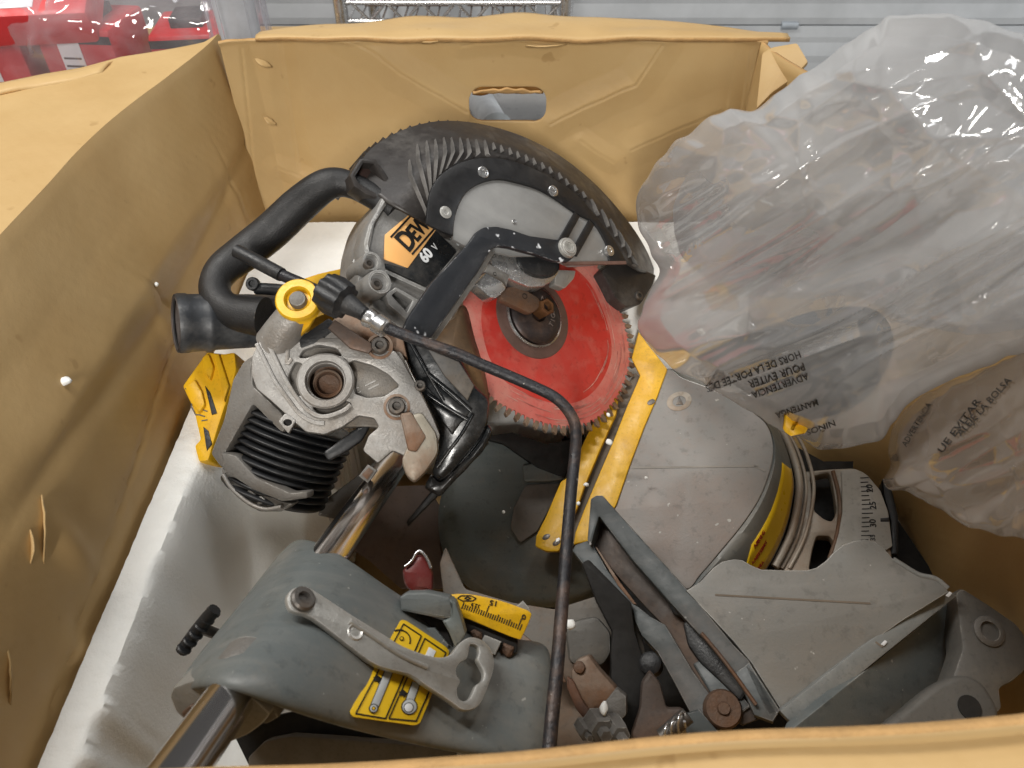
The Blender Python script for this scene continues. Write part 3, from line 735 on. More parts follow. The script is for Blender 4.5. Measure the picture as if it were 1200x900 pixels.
# torn flakes of liner paper curling off the walls
LWV = [o for o in cb.children if o.name.startswith('left_wall')][0]
def flake(px, py, L_, W_, ang, obj):
    V0 = [V((obj['wx'], obj['wy'], obj['wz'])) + v.co for v in obj.data.vertices]
    bv = BVHTree.FromPolygons(V0, [tuple(p.vertices) for p in obj.data.polygons])
    h = bv.ray_cast(CAMPOS, ray(px, py).normalized())
    if not h[0]: return
    n = h[1] if h[1].dot(CAMPOS - h[0]) > 0 else -h[1]
    a = (UP * math.cos(ang) + RIGHT * math.sin(ang)); a = (a - n * a.dot(n)).normalized(); b = n.cross(a); vs = []; fs = []
    for j in range(9):
        t = j / 8
        for i in range(4):
            s_ = i / 3; wd = W_ * math.sin(math.pi * min(1, 0.12 + t * 0.86)) * (1 + 0.5 * noise.noise(V((t * 6, s_ * 3, px))))
            vs.append(h[0] + a * (t - 0.5) * L_ + b * (s_ - 0.5) * wd + n * (0.0025 + 0.006 * s_ ** 2 * math.sin(math.pi * t)))
    for j in range(8):
        for i in range(3): k = j * 4 + i; fs.append((k, k + 1, k + 5, k + 4))
    o = frompy('torn_flake', vs, fs, M_card, cb, 40); s = o.modifiers.new('solid', 'SOLIDIFY'); s.thickness = 0.0012
for px, py, L_, W_, an, ob in ((46, 622, 0.055, 0.010, 0.15, LWV), (6, 792, 0.045, 0.012, -0.2, LWV), (30, 640, 0.03, 0.006, 0.3, LWV)): flake(px, py, L_, W_, an, ob)
BWV = [o for o in cb.children if o.name.startswith('back_wall')][0]
for px, py, L_, W_, an in ((308, 72, 0.022, 0.006, -0.9), (316, 140, 0.018, 0.006, -0.7), (505, 46, 0.03, 0.006, 1.4), (640, 50, 0.05, 0.006, 1.5)): flake(px, py, L_, W_, an, BWV)
# ------------------------------------------------------------------ the mitre saw
SAW = tag(empty('miter_saw', (0.03, 0.60, 0.02)), 'dismantled sliding miter saw with red blade lying in the cardboard box', 'miter saw')
NH = (0.55, 0.22, 0.80)
HD = Plane(638, 383, 0.88, NH)                 # plane of the blade
FR = lambda px, py, d, n=(0, 0, 1): Plane(px, py, d, n)
MP = HD.mpp(638, 383)

# ---- blade
tips = [(575, 477), (600, 491), (625, 502), (655, 509), (685, 507), (712, 492), (733, 463), (744, 425), (739, 385), (727, 350), (713, 320), (690, 294), (655, 276), (610, 272), (570, 290), (541, 325), (532, 370), (540, 420), (556, 455)]
BC = (638, 383)
bl = [HD.loc(*p) for p in spline(tips, 40)]
tot = [0]
for a, b in zip(bl, bl[1:] + bl[:1]): tot.append(tot[-1] + math.hypot(b[0] - a[0], b[1] - a[1]))
NT = 60
def on_outline(t, k):
    t = (t % 1) * tot[-1]; i = max(0, np.searchsorted(tot, t) - 1); f = (t - tot[i]) / max(tot[i + 1] - tot[i], 1e-9)
    a, b = bl[i % len(bl)], bl[(i + 1) % len(bl)]
    return ((a[0] + (b[0] - a[0]) * f) * k, (a[1] + (b[1] - a[1]) * f) * k)
def blade_ring(name, ka, kb, z0, z1, m, parent, toothed=False):
    vs = []; fs = []
    pro = []
    for i in range(NT * 4):
        t = i / (NT * 4); ph = i % 4
        if toothed: kk = (kb - 0.085, kb - 0.085, kb - 0.03, kb - 0.035)[ph]
        else: kk = kb
        pro.append((t, kk))
    n = len(pro)
    for t, kk in pro:
        a = on_outline(t, ka); b = on_outline(t, kk)
        for (x, y), z in ((a, z0), (b, z0), (b, z1), (a, z1)): vs.append(HD.o + HD.u * x + HD.v * y + HD.n * z)
    for i in range(n):
        j = (i + 1) % n
        for k in range(4): fs.append((i * 4 + k, i * 4 + (k + 1) % 4, j * 4 + (k + 1) % 4, j * 4 + k))
    return frompy(name, vs, fs, m, parent, 30)
bd = blade_ring('blade', 0.10, 0.72, -0.0012, 0.0012, M_blade, SAW)
blade_ring('worn_rim', 0.72, 1.0, -0.00118, 0.00118, M_bladeworn, bd, True)
vs = []; fs = []
for i in range(NT):
    for z in (0.0021, -0.0021):
        for (dt, k) in ((0.05, 0.925), (-0.02, 0.985), (0.26, 1.01), (0.44, 0.965), (0.38, 0.925)):
            x, y = on_outline((i + 0.38 + dt) / NT, k); vs.append(HD.o + HD.u * x + HD.v * y + HD.n * z)
    a = i * 10
    fs += [tuple(a + k for k in range(5)), tuple(a + 9 - k for k in range(5))] + [(a + k, a + 5 + k, a + 5 + (k + 1) % 5, a + (k + 1) % 5) for k in range(5)]
o = frompy('tooth_ring', vs, fs, M_tooth, bd, 0); tag(o, None, None, None, 'stuff')
# scored lines on the worn rim
arcs = []
rnd = random.Random(3)
for k in range(44):
    t0 = rnd.uniform(0.0, 0.48); ln = rnd.uniform(0.02, 0.09); kk = rnd.uniform(0.66, 0.90)
    c = [on_outline(t0 + ln * s / 6, kk + 0.004 * s / 6) for s in range(7)]
    arcs.append(c)
vs = []; fs = []
for c in arcs:
    for (x, y), (x2, y2) in zip(c, c[1:]):
        d = V((x2 - x, y2 - y)); 
        if d.length < 1e-6: continue
        q = V((-d.y, d.x)).normalized() * rnd.uniform(0.0002, 0.0006); i = len(vs)
        for (px_, py_) in ((x + q.x, y + q.y), (x - q.x, y - q.y), (x2 - q.x, y2 - q.y), (x2 + q.x, y2 + q.y)): vs.append(HD.o + HD.u * px_ + HD.v * py_ + HD.n * 0.00165)
        fs.append((i, i + 1, i + 2, i + 3))
M_score = mat('score_marks', (0.62, 0.36, 0.30), 0.5, bump=0, col2=(0.30, 0.05, 0.04))
tag(frompy('scratch', vs, fs, M_score, bd, 0), None, None, None, 'stuff')
FC = HD.hit(624, 371)
lathe('blade_centre_ring', FC, HD.n, [(0.012, 0.0014), (0.050, 0.0014), (0.048, 0.0022), (0.012, 0.0022)], M_flangering, bd, 48)
fl = lathe('flange', FC, HD.n, [(0.033, 0.001), (0.034, 0.008), (0.031, 0.011), (0.021, 0.0125), (0.010, 0.0125), (0.010, 0.003), (0, 0.003)], M_flange, SAW, 48)
lathe('flange_lip', FC, HD.n, [(0.0355, 0.002), (0.0375, 0.003), (0.0375, 0.005), (0.0355, 0.006)], M_bright, fl, 48)
ab = lathe('arbor_bolt', HD.hit(630, 365), HD.n, [(0.0105, 0.002), (0.0105, 0.018), (0.009, 0.020), (0.006, 0.020), (0.006, 0.010), (0, 0.010)], mat('rusty_arbor', (0.24, 0.115, 0.05), 0.5, metal=0.5, scale=90, dirt=(0.12, 0.05, 0.02), amt=0.5), SAW, 6)
FP = HD.off(0.0130)
for ch, a in zip('REVERSE LOCK', [R(200) + k * R(12) for k in range(12)]):
    pass
# lettering round the flange
for k, ch in enumerate('TIGHTEN'):
    a = R(-30 + k * 17)
    c0 = FC + (HD.u * math.cos(a) + HD.v * math.sin(a)) * 0.0225 + HD.n * 0.0128
    cu = bpy.data.curves.new('t', 'FONT'); cu.body = ch; cu.size = 0.0085; cu.extrude = 0.0002; cu.align_x = 'CENTER'
    tmp = bpy.data.objects.new('tmp', cu); me = bpy.data.meshes.new_from_object(tmp); bpy.data.objects.remove(tmp)
    x = (-HD.u * math.sin(a) + HD.v * math.cos(a)); y = HD.n.cross(x)
    M = Matrix((x, y, HD.n)).transposed().to_4x4(); M.translation = c0; me.transform(M)
    finish('letter', me, mat('flange_print', (0.20, 0.16, 0.14), 0.6, bump=0) if k == 0 else MATS['flange_print'], fl, 0)

# ---- blade guard: brown-black shell, chamfered ribbed band, arch plate, grey plate
GA = HD.off(0.050)                              # front of the arch plate
silh = [(413, 204), (424, 187), (440, 170), (470, 153), (505, 143), (540, 142), (580, 149), (620, 163), (660, 185), (700, 218), (735, 258), (757, 292), (769, 322)]
mid = [(452, 236), (470, 214), (487, 190), (509, 170), (535, 164), (560, 163), (590, 167), (620, 178), (655, 198), (690, 228), (722, 265), (742, 296), (750, 318)]
inn = [(500, 262), (503, 230), (512, 210), (530, 195), (555, 186), (580, 185), (600, 188), (625, 197), (650, 210), (675, 227), (698, 252), (720, 281), (735, 308)]
G0 = [HD.off(0.0).hit(*p) for p in spline(silh, 6, False)]
Gm = [HD.off(0.030).hit(*p) for p in spline(mid, 6, False)]
Gi = [HD.off(0.044).hit(*p) for p in spline(inn, 6, False)]
Gb = [p - HD.n * 0.055 + (FC - p).normalized() * 0.004 for p in G0]
sh = loft('blade_guard', [Gb, G0, Gm, Gi], M_guard, SAW, False, 90, 25, solid=0.003)
# ribs: short ridges that bend over the chamfer
SHV = [V((sh['wx'], sh['wy'], sh['wz'])) + v.co for v in sh.data.vertices]
SHB = BVHTree.FromPolygons(SHV, [tuple(p.vertices) for p in sh.data.polygons])
def on_shell(px, py, k=0.0):
    h = SHB.ray_cast(CAMPOS, ray(px, py).normalized())
    return (h[0] if h[0] else HD.off(0.04).hit(px, py)) + HD.n * k
INN = spline(inn, 10, False)
tops = [(479, 188), (488, 170), (499, 166), (509, 164), (519, 162), (528, 162), (538, 162), (547, 163), (557, 164), (567, 165), (577, 168), (586, 171), (596, 174), (605, 178), (615, 182), (624, 186), (634, 191), (643, 196), (654, 203), (662, 210), (672, 217), (682, 225), (692, 234), (704, 246), (714, 257), (723, 270), (731, 283), (739, 300)]
for k, (tx, ty) in enumerate(tops):
    t = k / 27; bx_, by_ = tx + 1 + 5 * t, ty + 19 - 5 * t
    cx_, cy_ = tx + 3 + 8 * t, ty + 26 - 2 * t
    c = INN[int((0.03 + 0.31 * k / 8) * (len(INN) - 1))] if k < 9 else min(INN, key=lambda q: (q[0] - cx_) ** 2 + (q[1] - cy_) ** 2)
    P = [on_shell(tx, ty, 0.0028), on_shell((tx + bx_) / 2, (ty + by_) / 2, 0.0048), on_shell(bx_, by_, 0.0052), on_shell((bx_ + c[0]) / 2, (by_ + c[1]) / 2, 0.0045), on_shell(c[0] - 0.5, c[1] - 0.5, 0.004)]
    wv = (HD.hit(tx + 1, ty) - HD.hit(tx, ty)) * (1.45 - 0.4 * t); vs = []
    for p, kk in zip(P, (0.35, 0.9, 1.1, 0.9, 0.5)): vs += [p + wv * kk - HD.n * 0.007, p + wv * kk * 0.5, p - wv * kk * 0.5, p - wv * kk - HD.n * 0.007]
    frompy('rib', vs, [(i * 4 + j, i * 4 + j + 1, i * 4 + j + 5, i * 4 + j + 4) for i in range(4) for j in range(3)], M_rib, sh, 30)
# spikes along the silhouette (wave edge of the shell behind)
vs = []; fs = []
for k in range(34):
    t = 0.10 + 0.86 * k / 33; f = t * (len(G0) - 1); i = min(int(f), len(G0) - 2)
    p = G0[i].lerp(G0[i + 1], f - i); tg = (G0[i + 1] - G0[i]).normalized(); out = tg.cross(HD.n).normalized()
    if out.dot(p - FC) < 0: out = -out
    a = len(vs); hh = 0.0035; ww = 0.0035
    for z in (-0.004, -0.035): vs += [p - tg * ww + HD.n * z - out * 0.002, p + HD.n * z + out * hh + tg * ww * 0.3, p + tg * ww + HD.n * z - out * 0.002]
    fs += [(a, a + 1, a + 2), (a + 5, a + 4, a + 3), (a, a + 3, a + 4, a + 1), (a + 1, a + 4, a + 5, a + 2), (a + 2, a + 5, a + 3, a)]
tag(frompy('edge_ridge', vs, fs, M_guard, sh, 0), None, None, None, 'stuff')
# chute mouth at the left end
mouth = [(413, 204), (424, 188), (439, 189), (453, 210), (467, 231), (452, 233), (430, 224), (418, 216)]
mr = HD.off(0.022)
ext('chute_rim', [(410, 205), (422, 185), (441, 186), (456, 208), (471, 233), (497, 250), (500, 262), (470, 246), (452, 237), (428, 227), (415, 218)], mr, 0.02, M_guard, sh,
    holes=[[(417, 206), (426, 191), (438, 192), (450, 211), (461, 229), (452, 230), (431, 221), (420, 213)]], bev=0.002)
ext('chute_inside', [(417, 206), (426, 191), (438, 192), (450, 211), (461, 229), (452, 230), (431, 221), (420, 213)], mr, 0.004, mat('chute_brown', (0.045, 0.026, 0.022), 0.5, dirt=(0.09, 0.06, 0.05), amt=0.3, scale=60), sh, off=-0.012)
ext('guard_tail', [(497, 250), (510, 262), (522, 274), (534, 278), (530, 266), (500, 246), (470, 232), (466, 240)], HD.off(0.030), 0.012, M_guard, sh, r=2)
# arch plate with rivets
arch_out = spline(inn, 4, False); arch_in = spline([(714, 307), (712, 288), (697, 262), (676, 250), (650, 232), (630, 221), (607, 214), (585, 210), (565, 214), (547, 225), (537, 242), (532, 262), (531, 276)], 4, False)
ap = ext('arch_plate', arch_out + arch_in + [(520, 272)], GA, 0.004, M_arch, SAW, bev=0.001)
GP = HD.off(0.047)
gp = ext('grey_side_plate', spline([(531, 280), (532, 260), (537, 242), (547, 225), (565, 214), (585, 210), (607, 214), (630, 221), (650, 231), (676, 249), (697, 261), (713, 288), (716, 308)], 4, False) + [(690, 311), (668, 312), (640, 300), (600, 300), (555, 290), (545, 288)], GP, 0.004, M_plate, SAW, bev=0.0006)
lathe('plate_dimple', GP.hit(602, 260), HD.n, [(0.0030, -0.001), (0.0030, 0.0006), (0.0022, 0.0016), (0, 0.0018)], M_bright, gp, 16)
for px, py in ((566, 202), (648, 224), (522, 249), (714, 294)):
    lathe('rivet', GA.hit(px, py), HD.n, [(0.0066, -0.002), (0.0066, 0.0010), (0.0056, 0.0016), (0.0030, 0.0014), (0.0026, 0.0006), (0, 0.0006)], M_bright if px != 522 else M_lever, ap, 20)
ext('slot_bar', [(674, 248), (680, 254), (661, 288), (653, 284)], GA, 0.004, M_arch, ap, off=0.0012)
ext('slot_bar', [(691, 257), (697, 264), (677, 300), (669, 296)], GA, 0.004, M_arch, ap, off=0.0012)
bars('plate_edge', [(661, 308.5, 734, 307.5)], GA, 3, M_flangering, gp, off=0.0008, th=0.003)
# right lower end of the guard
ext('guard_foot', [(738, 308), (770, 322), (766, 334), (752, 356), (735, 360), (722, 350), (712, 330), (705, 318), (715, 308)], HD.off(0.018), 0.05, M_guard, sh, r=3, bev=0.003)
bolt('guard_bolt', 748, 347, HD.off(0.018), 4, M_bolt, sh, 0.004)

# black link arm with its bolt
LK = HD.off(0.066)
lk = ext('link_arm', [(478, 373), (505, 332), (525, 311), (550, 284), (558, 272), (567, 266), (582, 265), (600, 269), (620, 276), (655, 281), (668, 279), (676, 288), (674, 300), (666, 307), (650, 306), (628, 298), (612, 294), (598, 290), (584, 288), (575, 293), (558, 321), (532, 358), (505, 396), (490, 397), (472, 388)], LK, 0.006, M_link, SAW, bev=0.0012, r=3)
bp = lathe('pivot_bolt', LK.hit(664, 291), HD.n, [(0.0115, -0.004), (0.0115, 0.002), (0.0105, 0.004), (0.008, 0.004), (0.0075, 0.0065), (0.005, 0.0065), (0.0045, 0.003), (0, 0.003)], M_lever, lk, 24)
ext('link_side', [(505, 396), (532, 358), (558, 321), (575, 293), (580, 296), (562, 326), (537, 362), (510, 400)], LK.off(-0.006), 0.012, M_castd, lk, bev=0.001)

# silver spindle housing between the plate and the blade
SP = HD.off(0.030)
sp = ext('spindle_housing', [(573, 299), (583, 290), (610, 294), (640, 302), (656, 308), (657, 318), (650, 328), (638, 336), (622, 337), (606, 331), (590, 323), (578, 314)], HD.off(0.036), 0.022, M_bright, SAW, bev=0.004, r=4)
ext('housing_black_cap', circ(631, 306, 24, 16, 28, 0, 0.35), HD.off(0.041), 0.006, M_black, sp, bev=0.001)
ext('housing_cap_ring', circ(631, 307, 26, 18, 28, 0, 0.35), HD.off(0.038), 0.003, M_gloss, sp)
ext('square_boss', [(558, 334), (570, 318), (590, 330), (594, 338), (583, 349), (575, 349)], HD.off(0.046), 0.016, M_bright, SAW, bev=0.002, r=3)
ext('boss_neck', [(573, 308), (598, 322), (594, 336), (568, 318)], HD.off(0.038), 0.014, M_cast, SAW, bev=0.002)
bolt('small_screw', 580, 321, HD.off(0.038), 2.5, M_dark, SAW, 0.001)
ext('stop_tab', [(652, 316), (675, 317), (673, 326), (662, 338), (650, 333)], HD.off(0.03), 0.012, M_lever, SAW, bev=0.001, r=2)
ar = ext('arbor_lever', [(586, 344), (596, 335), (612, 336), (634, 350), (632, 362), (622, 368), (606, 360), (588, 352)], HD.off(0.024), 0.010, M_rusty, SAW, bev=0.003, r=4)
bolt('lever_pin', 615, 347, HD.off(0.024), 3.5, M_dark, ar, 0.001)

# ---- motor gear housing with its badge
MH = HD.off(0.020)
hs = ext('motor_housing', [(448, 228), (468, 236), (500, 250), (540, 280), (552, 292), (520, 330), (492, 366), (474, 385), (440, 372), (420, 345), (418, 320), (427, 300), (428, 280), (436, 250)], MH, 0.07, M_motor, SAW, bev=0.006, r=8)
ext('housing_shoulder', [(441, 246), (449, 228), (458, 230), (454, 240), (440, 262), (434, 292), (429, 300), (426, 284), (432, 262)], MH, 0.03, M_motor, hs, off=0.008, bev=0.004, r=4)
bg = ext('black_badge', [(481, 249), (510, 268), (520, 279), (534, 292), (536, 300), (500, 336), (452, 314), (451, 308), (475, 315), (478, 300)], MH, 0.002, M_gloss, hs, off=0.0022, r=1)
og = ext('orange_badge', [(451, 275), (482, 249), (497, 256), (512, 268), (478, 314), (450, 304)], MH, 0.001, M_orange, hs, off=0.0032, r=1)
BT = MH.off(0.0034)
def along(p, ang, k): return (p[0] + k * math.cos(ang), p[1] - k * math.sin(ang))
A0 = R(51)                                       # the badge reads upwards to the right
bars('badge_line', [(458, 278, 484, 250)], BT, 2.2, M_ink, og)
bars('badge_line', [(483, 298, 511, 266)], BT, 2.2, M_ink, og)
text('badge_letters', 'D', BT, (479, 296), along((479, 296), A0, 20), 21, M_ink, og, bold=0.028, sx=0.80)
text('badge_letters', 'EW', BT, along((479, 296), A0, 15.5), along((479, 296), A0, 40), 17, M_ink, og, bold=0.028, sx=0.72)
text('badge_voltage', '60', BT, (499, 309), along((499, 309), A0, 20), 11, M_white, bg, bold=0.035, off=0.0006, sx=0.95)
text('badge_volt_mark', 'V', BT, (511, 294), along((511, 294), A0, 20), 7, M_white, bg, bold=0.012, off=0.0006, sx=0.8)
bars('badge_bar', [(527, 279, 531, 274), (540, 282, 536, 287)], BT, 3, M_pale, bg, off=0.0006)
bars('housing_rib', [(500, 343, 540, 293), (452, 318, 500, 340)], MH, 4, M_motor, hs, off=0.004, th=0.006)
# bosses with bolts, ribs and recesses
def boss(px, py, rpx, h, pl, m=M_motor, br=0.5, par=None):
    rr = rpx * pl.mpp(px, py); c = pl.hit(px, py)
    o = lathe('bolt_boss', c, pl.n, [(rr * 1.08, -0.03), (rr, h * 0.6), (rr * 0.93, h), (rr * 0.72, h), (rr * 0.68, h * 0.75), (0, h * 0.75)], m, par or SAW, 28)
    bolt('socket_screw', px, py, pl.off(h * 0.75), rpx * br, M_bolt, o, 0.005)
    return o
boss(431, 310, 11, 0.010, MH.off(0.008), br=0.55)
boss(440, 334, 14, 0.010, MH.off(0.016), br=0.5)
ext('recess_frame', [(452, 345), (464, 336), (492, 352), (478, 376), (455, 356)], MH.off(0.012), 0.012, M_motor, SAW, holes=[[(459, 346), (465, 341), (484, 352), (477, 366)]], bev=0.001, r=2)
ext('lower_flange', [(444, 350), (456, 355), (477, 377), (472, 386), (452, 372), (436, 360), (436, 348)], MH.off(0.006), 0.02, M_motor, SAW, bev=0.002, r=2)

# ---- D handle and switch rod
hp = [(a, b, c - 0.02) for a, b, c in [(462, 247, 0.80), (440, 232, 0.80), (416, 219, 0.80), (397, 214, 0.80), (378, 219, 0.80), (350, 241, 0.81), (318, 271, 0.815), (285, 297, 0.81), (262, 315, 0.80), (252, 333, 0.79), (256, 352, 0.78), (275, 366, 0.775), (310, 372, 0.77)]]
hd = tube('handle', hp, [0.012, 0.0125, 0.013, 0.0148, 0.0165, 0.0185, 0.019, 0.0185, 0.017, 0.0155, 0.0155, 0.017, 0.02], M_handle, SAW, 18, 8)
bolt('handle_screw', 297, 333, FR(297, 333, 0.765), 8, M_black, hd, 0.006)
# dust port
c0, c1 = at(206, 379, 0.752), at(330, 375, 0.805)
ax = (c1 - c0).normalized()
dp = lathe('dust_port', c0, ax, [(0.0235, 0.002), (0.0285, 0.0), (0.0295, 0.003), (0.0295, 0.010), (0.0285, 0.012), (0.0285, 0.025), (0.0300, 0.027), (0.0300, 0.031), (0.0280, 0.034), (0.0275, 0.07), (0.025, 0.115)], M_port, SAW, 48)
for k, o_ in enumerate([0]): 
    lathe('port_inside', c0, ax, [(0.0262, -0.0006), (0.0245, 0.016), (0.0, 0.03)], mat('port_brown_plastic', (0.085, 0.068, 0.060), 0.6, scale=40), dp, 48)  # brown plastic inside the port
tube('port_strap', [(300, 338, 0.77), (330, 340, 0.765), (352, 345, 0.76)], 0.006, M_black, dp, 10, 4)
ext('port_bracket', [(270, 404), (330, 398), (345, 380), (330, 355), (300, 345), (300, 372), (262, 392)], FR(300, 380, 0.80, (0.2, 0.1, 1)), 0.02, M_black, SAW, bev=0.003, r=4)

# yellow knob on the lever post
KN = Plane(349, 351, 0.70, (0.05, 0.30, 0.95))
kn = lathe('yellow_knob', KN.o, KN.n, [(0.0155, -0.018), (0.0185, -0.014), (0.0170, -0.010), (0.0170, -0.007), (0.0205, -0.003), (0.0205, 0.0), (0.0190, 0.002), (0.0125, 0.002), (0.0112, 0.0), (0.0112, -0.004), (0.0, -0.004)], M_knob, SAW, 48)
lathe('knob_bolt', KN.o, KN.n, [(0.0080, -0.004), (0.0080, 0.0008), (0.0070, 0.0026), (0.004, 0.0032), (0, 0.0034)], M_castd, kn, 24)
lathe('knob_washer', KN.o, KN.n, [(0.0125, -0.019), (0.0150, -0.0185), (0.0150, -0.017), (0.0125, -0.0165)], M_bright, kn, 32)
ext('knob_tab', [(368, 372), (362, 382), (352, 392), (356, 376)], KN.off(-0.016), 0.006, M_yellow, kn)
ext('black_clip', [(366, 385), (385, 372), (398, 382), (372, 402), (352, 408), (350, 396)], FR(372, 390, 0.725, (0.2, 0.2, 1)), 0.012, M_black, SAW, bev=0.002, r=3)
tube('lever_post', [V(KN.o - KN.n * 0.017), at(338, 380, 0.722), at(327, 402, 0.735)], [0.0145, 0.0175, 0.022], M_cast, SAW, 20, 5)

# ---- aluminium carriage casting
CA = Plane(400, 450, 0.72, (0.12, 0.16, 0.98))
main = [(316, 386), (334, 376), (352, 384), (352, 399), (372, 395), (398, 396), (414, 405), (436, 413), (462, 410), (471, 421), (478, 434), (494, 462), (507, 488), (516, 510), (506, 545), (490, 560), (474, 534), (460, 528), (443, 543), (425, 528), (432, 510), (444, 500), (438, 490), (420, 487), (402, 500), (380, 509), (358, 506), (340, 490), (318, 470), (300, 455), (294, 437), (295, 418), (304, 398)]
CH = [circ(382, 447, 21, 21, 28),
      [(350, 419), (356, 410), (374, 404), (394, 408), (401, 417), (391, 416), (374, 413), (360, 419)],
      [(338, 440), (346, 424), (354, 426), (352, 446), (358, 462), (348, 464), (340, 455)],
      [(366, 477), (376, 474), (388, 475), (402, 469), (411, 472), (406, 482), (390, 487), (372, 484)],
      [(408, 426), (414, 422), (436, 428), (454, 438), (468, 452), (450, 464), (430, 466), (416, 461), (414, 444)]]
cs_ = ext('carriage_casting', main, CA, 0.013, M_cast, SAW, holes=CH, bev=0.0022, r=3)
ext('pocket_floor', [(300, 440), (340, 405), (470, 412), (510, 500), (500, 540), (440, 500), (350, 500)], CA, 0.012, mat('textured_cast', (0.22, 0.205, 0.185), 0.65, metal=0.25, dirt=(0.20, 0.16, 0.12), amt=0.4, scale=50, bump=0.6, bscale=600), cs_, off=-0.0085, r=4, holes=[circ(382, 447, 21, 21, 28)])
hub = CA.hit(382, 447)
lathe('bearing_ring', hub, CA.n, [(0.0262, -0.012), (0.0262, 0.004), (0.0245, 0.0055), (0.0190, 0.0055), (0.0178, 0.0035), (0.0178, -0.022)], M_cast, cs_, 48)
lathe('bearing_bore', hub, CA.n, [(0.0178, -0.020), (0.0125, -0.019), (0.0120, -0.014), (0.0105, -0.013), (0.0100, -0.021), (0.0, -0.022)], M_rusty, cs_, 40)
lathe('bore_ring', hub - CA.n * 0.014, CA.n, [(0.0118, 0), (0.0126, 0.0015), (0.0136, 0.001), (0.0136, -0.002)], M_rustcast, cs_, 40)
# raised ribs of the casting
def ridge(pts, wpx, h=0.004, m=M_cast, par=cs_, off=0.0):
    P2 = spline(pts, 5, False); n = len(P2); lo, hi = [], []
    for i, p in enumerate(P2):
        a, b = P2[max(0, i - 1)], P2[min(n - 1, i + 1)]; dx, dy = b[0] - a[0], b[1] - a[1]; l = math.hypot(dx, dy) or 1
        lo.append((p[0] - dy / l * wpx / 2, p[1] + dx / l * wpx / 2)); hi.append((p[0] + dy / l * wpx / 2, p[1] - dx / l * wpx / 2))
    return ext('cast_rib', lo + hi[::-1], CA, h * 0.5 + 0.006, m, par, off=h * 0.5 + off, bev=0.0012)
ridge([(300, 402), (310, 422), (322, 446), (336, 466), (350, 484), (366, 494), (380, 496)], 5)
ridge([(308, 393), (320, 415), (332, 440), (345, 462), (360, 480), (378, 488), (400, 482), (411, 474)], 5, 0.006)
ridge([(324, 384), (336, 408), (336, 425), (342, 420)], 5, 0.003)
text('cast_mark', 'C', CA, (417, 462), (427, 458), 7, M_cast, cs_, off=-0.0083, th=0.0006)
bars('cast_mark_line', [(428, 452, 440, 446), (432, 456, 444, 450)], CA, 1.5, M_cast, cs_, off=-0.0080, th=0.0006)
for px, py, rp in ((445, 406, 12), (465, 477, 12)):
    lathe('screw_seat', CA.hit(px, py), CA.n, [(0.0120, -0.012), (0.0125, 0.0005), (0.0100, 0.0012), (0.0098, -0.002), (0, -0.002)], M_rustcast, cs_, 28)
    bolt('socket_screw', px, py, CA.off(0.0), rp * 0.85, M_bolt, cs_, 0.009)
bolt('socket_screw', 492, 453, CA.off(-0.006), 7, M_bolt, SAW, 0.008)
ext('square_lug', [(326, 494), (334, 484), (347, 492), (338, 508)], CA.off(0.001), 0.008, M_cast, cs_, holes=[circ(337, 495, 5, 4, 14)], bev=0.001, r=2)
ext('lug_floor', circ(337, 495, 5, 4, 14), CA, 0.003, M_dark, cs_, off=-0.003)
# upper brown bracket and angled block
ext('bracket_bar', [(384, 384), (392, 374), (420, 392), (440, 405), (432, 414), (410, 408)], CA.off(0.004), 0.016, mat('brown_bracket', (0.115, 0.085, 0.07), 0.55, metal=0.3, dirt=(0.18, 0.10, 0.06), amt=0.3, scale=50, bump=0.2), SAW, bev=0.002)
ext('bracket_back', [(372, 396), (392, 372), (414, 354), (440, 362), (470, 384), (478, 420), (462, 412), (420, 402), (398, 404)], CA.off(-0.016), 0.02, M_rustcast, SAW, bev=0.003)
ext('bracket_step', [(372, 400), (384, 386), (410, 402), (418, 410), (402, 408)], CA.off(-0.002), 0.010, M_cast, SAW, bev=0.0015)
# rail socket block, lower right
ext('socket_block', [(474, 488), (494, 482), (512, 508), (514, 530), (500, 552), (486, 566), (476, 558), (470, 540), (478, 520)], CA.off(0.006), 0.03, mat('socket_cast', (0.36, 0.33, 0.27), 0.5, metal=0.25, dirt=(0.24, 0.12, 0.06), amt=0.34, scale=22, bump=0.25, wear=(0.6, 0.58, 0.5), wear_amt=0.5), SAW, bev=0.004, r=6)
ext('triangular_face', [(468, 484), (482, 482), (500, 512), (488, 530), (478, 528)], CA.off(0.008), 0.006, M_rustcast, SAW, bev=0.003, r=3)
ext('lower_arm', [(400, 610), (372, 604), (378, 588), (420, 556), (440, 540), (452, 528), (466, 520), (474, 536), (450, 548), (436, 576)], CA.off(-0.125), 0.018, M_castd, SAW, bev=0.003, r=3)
for k, q in enumerate([[(430, 526), (438, 516), (446, 520), (440, 532)], [(424, 556), (432, 548), (438, 552), (430, 562)]]):
    ext('square_lug', [(q[0][0] - 4, q[0][1] + 2), (q[1][0] - 1, q[1][1] - 4), (q[2][0] + 4, q[2][1] - 1), (q[3][0] + 1, q[3][1] + 4)], CA.off(-0.003), 0.010, M_castd, SAW, bev=0.001)
    ext('lug_pocket', q, CA.off(-0.003), 0.001, M_rusty, SAW, off=0.0012, bev=0.0003)
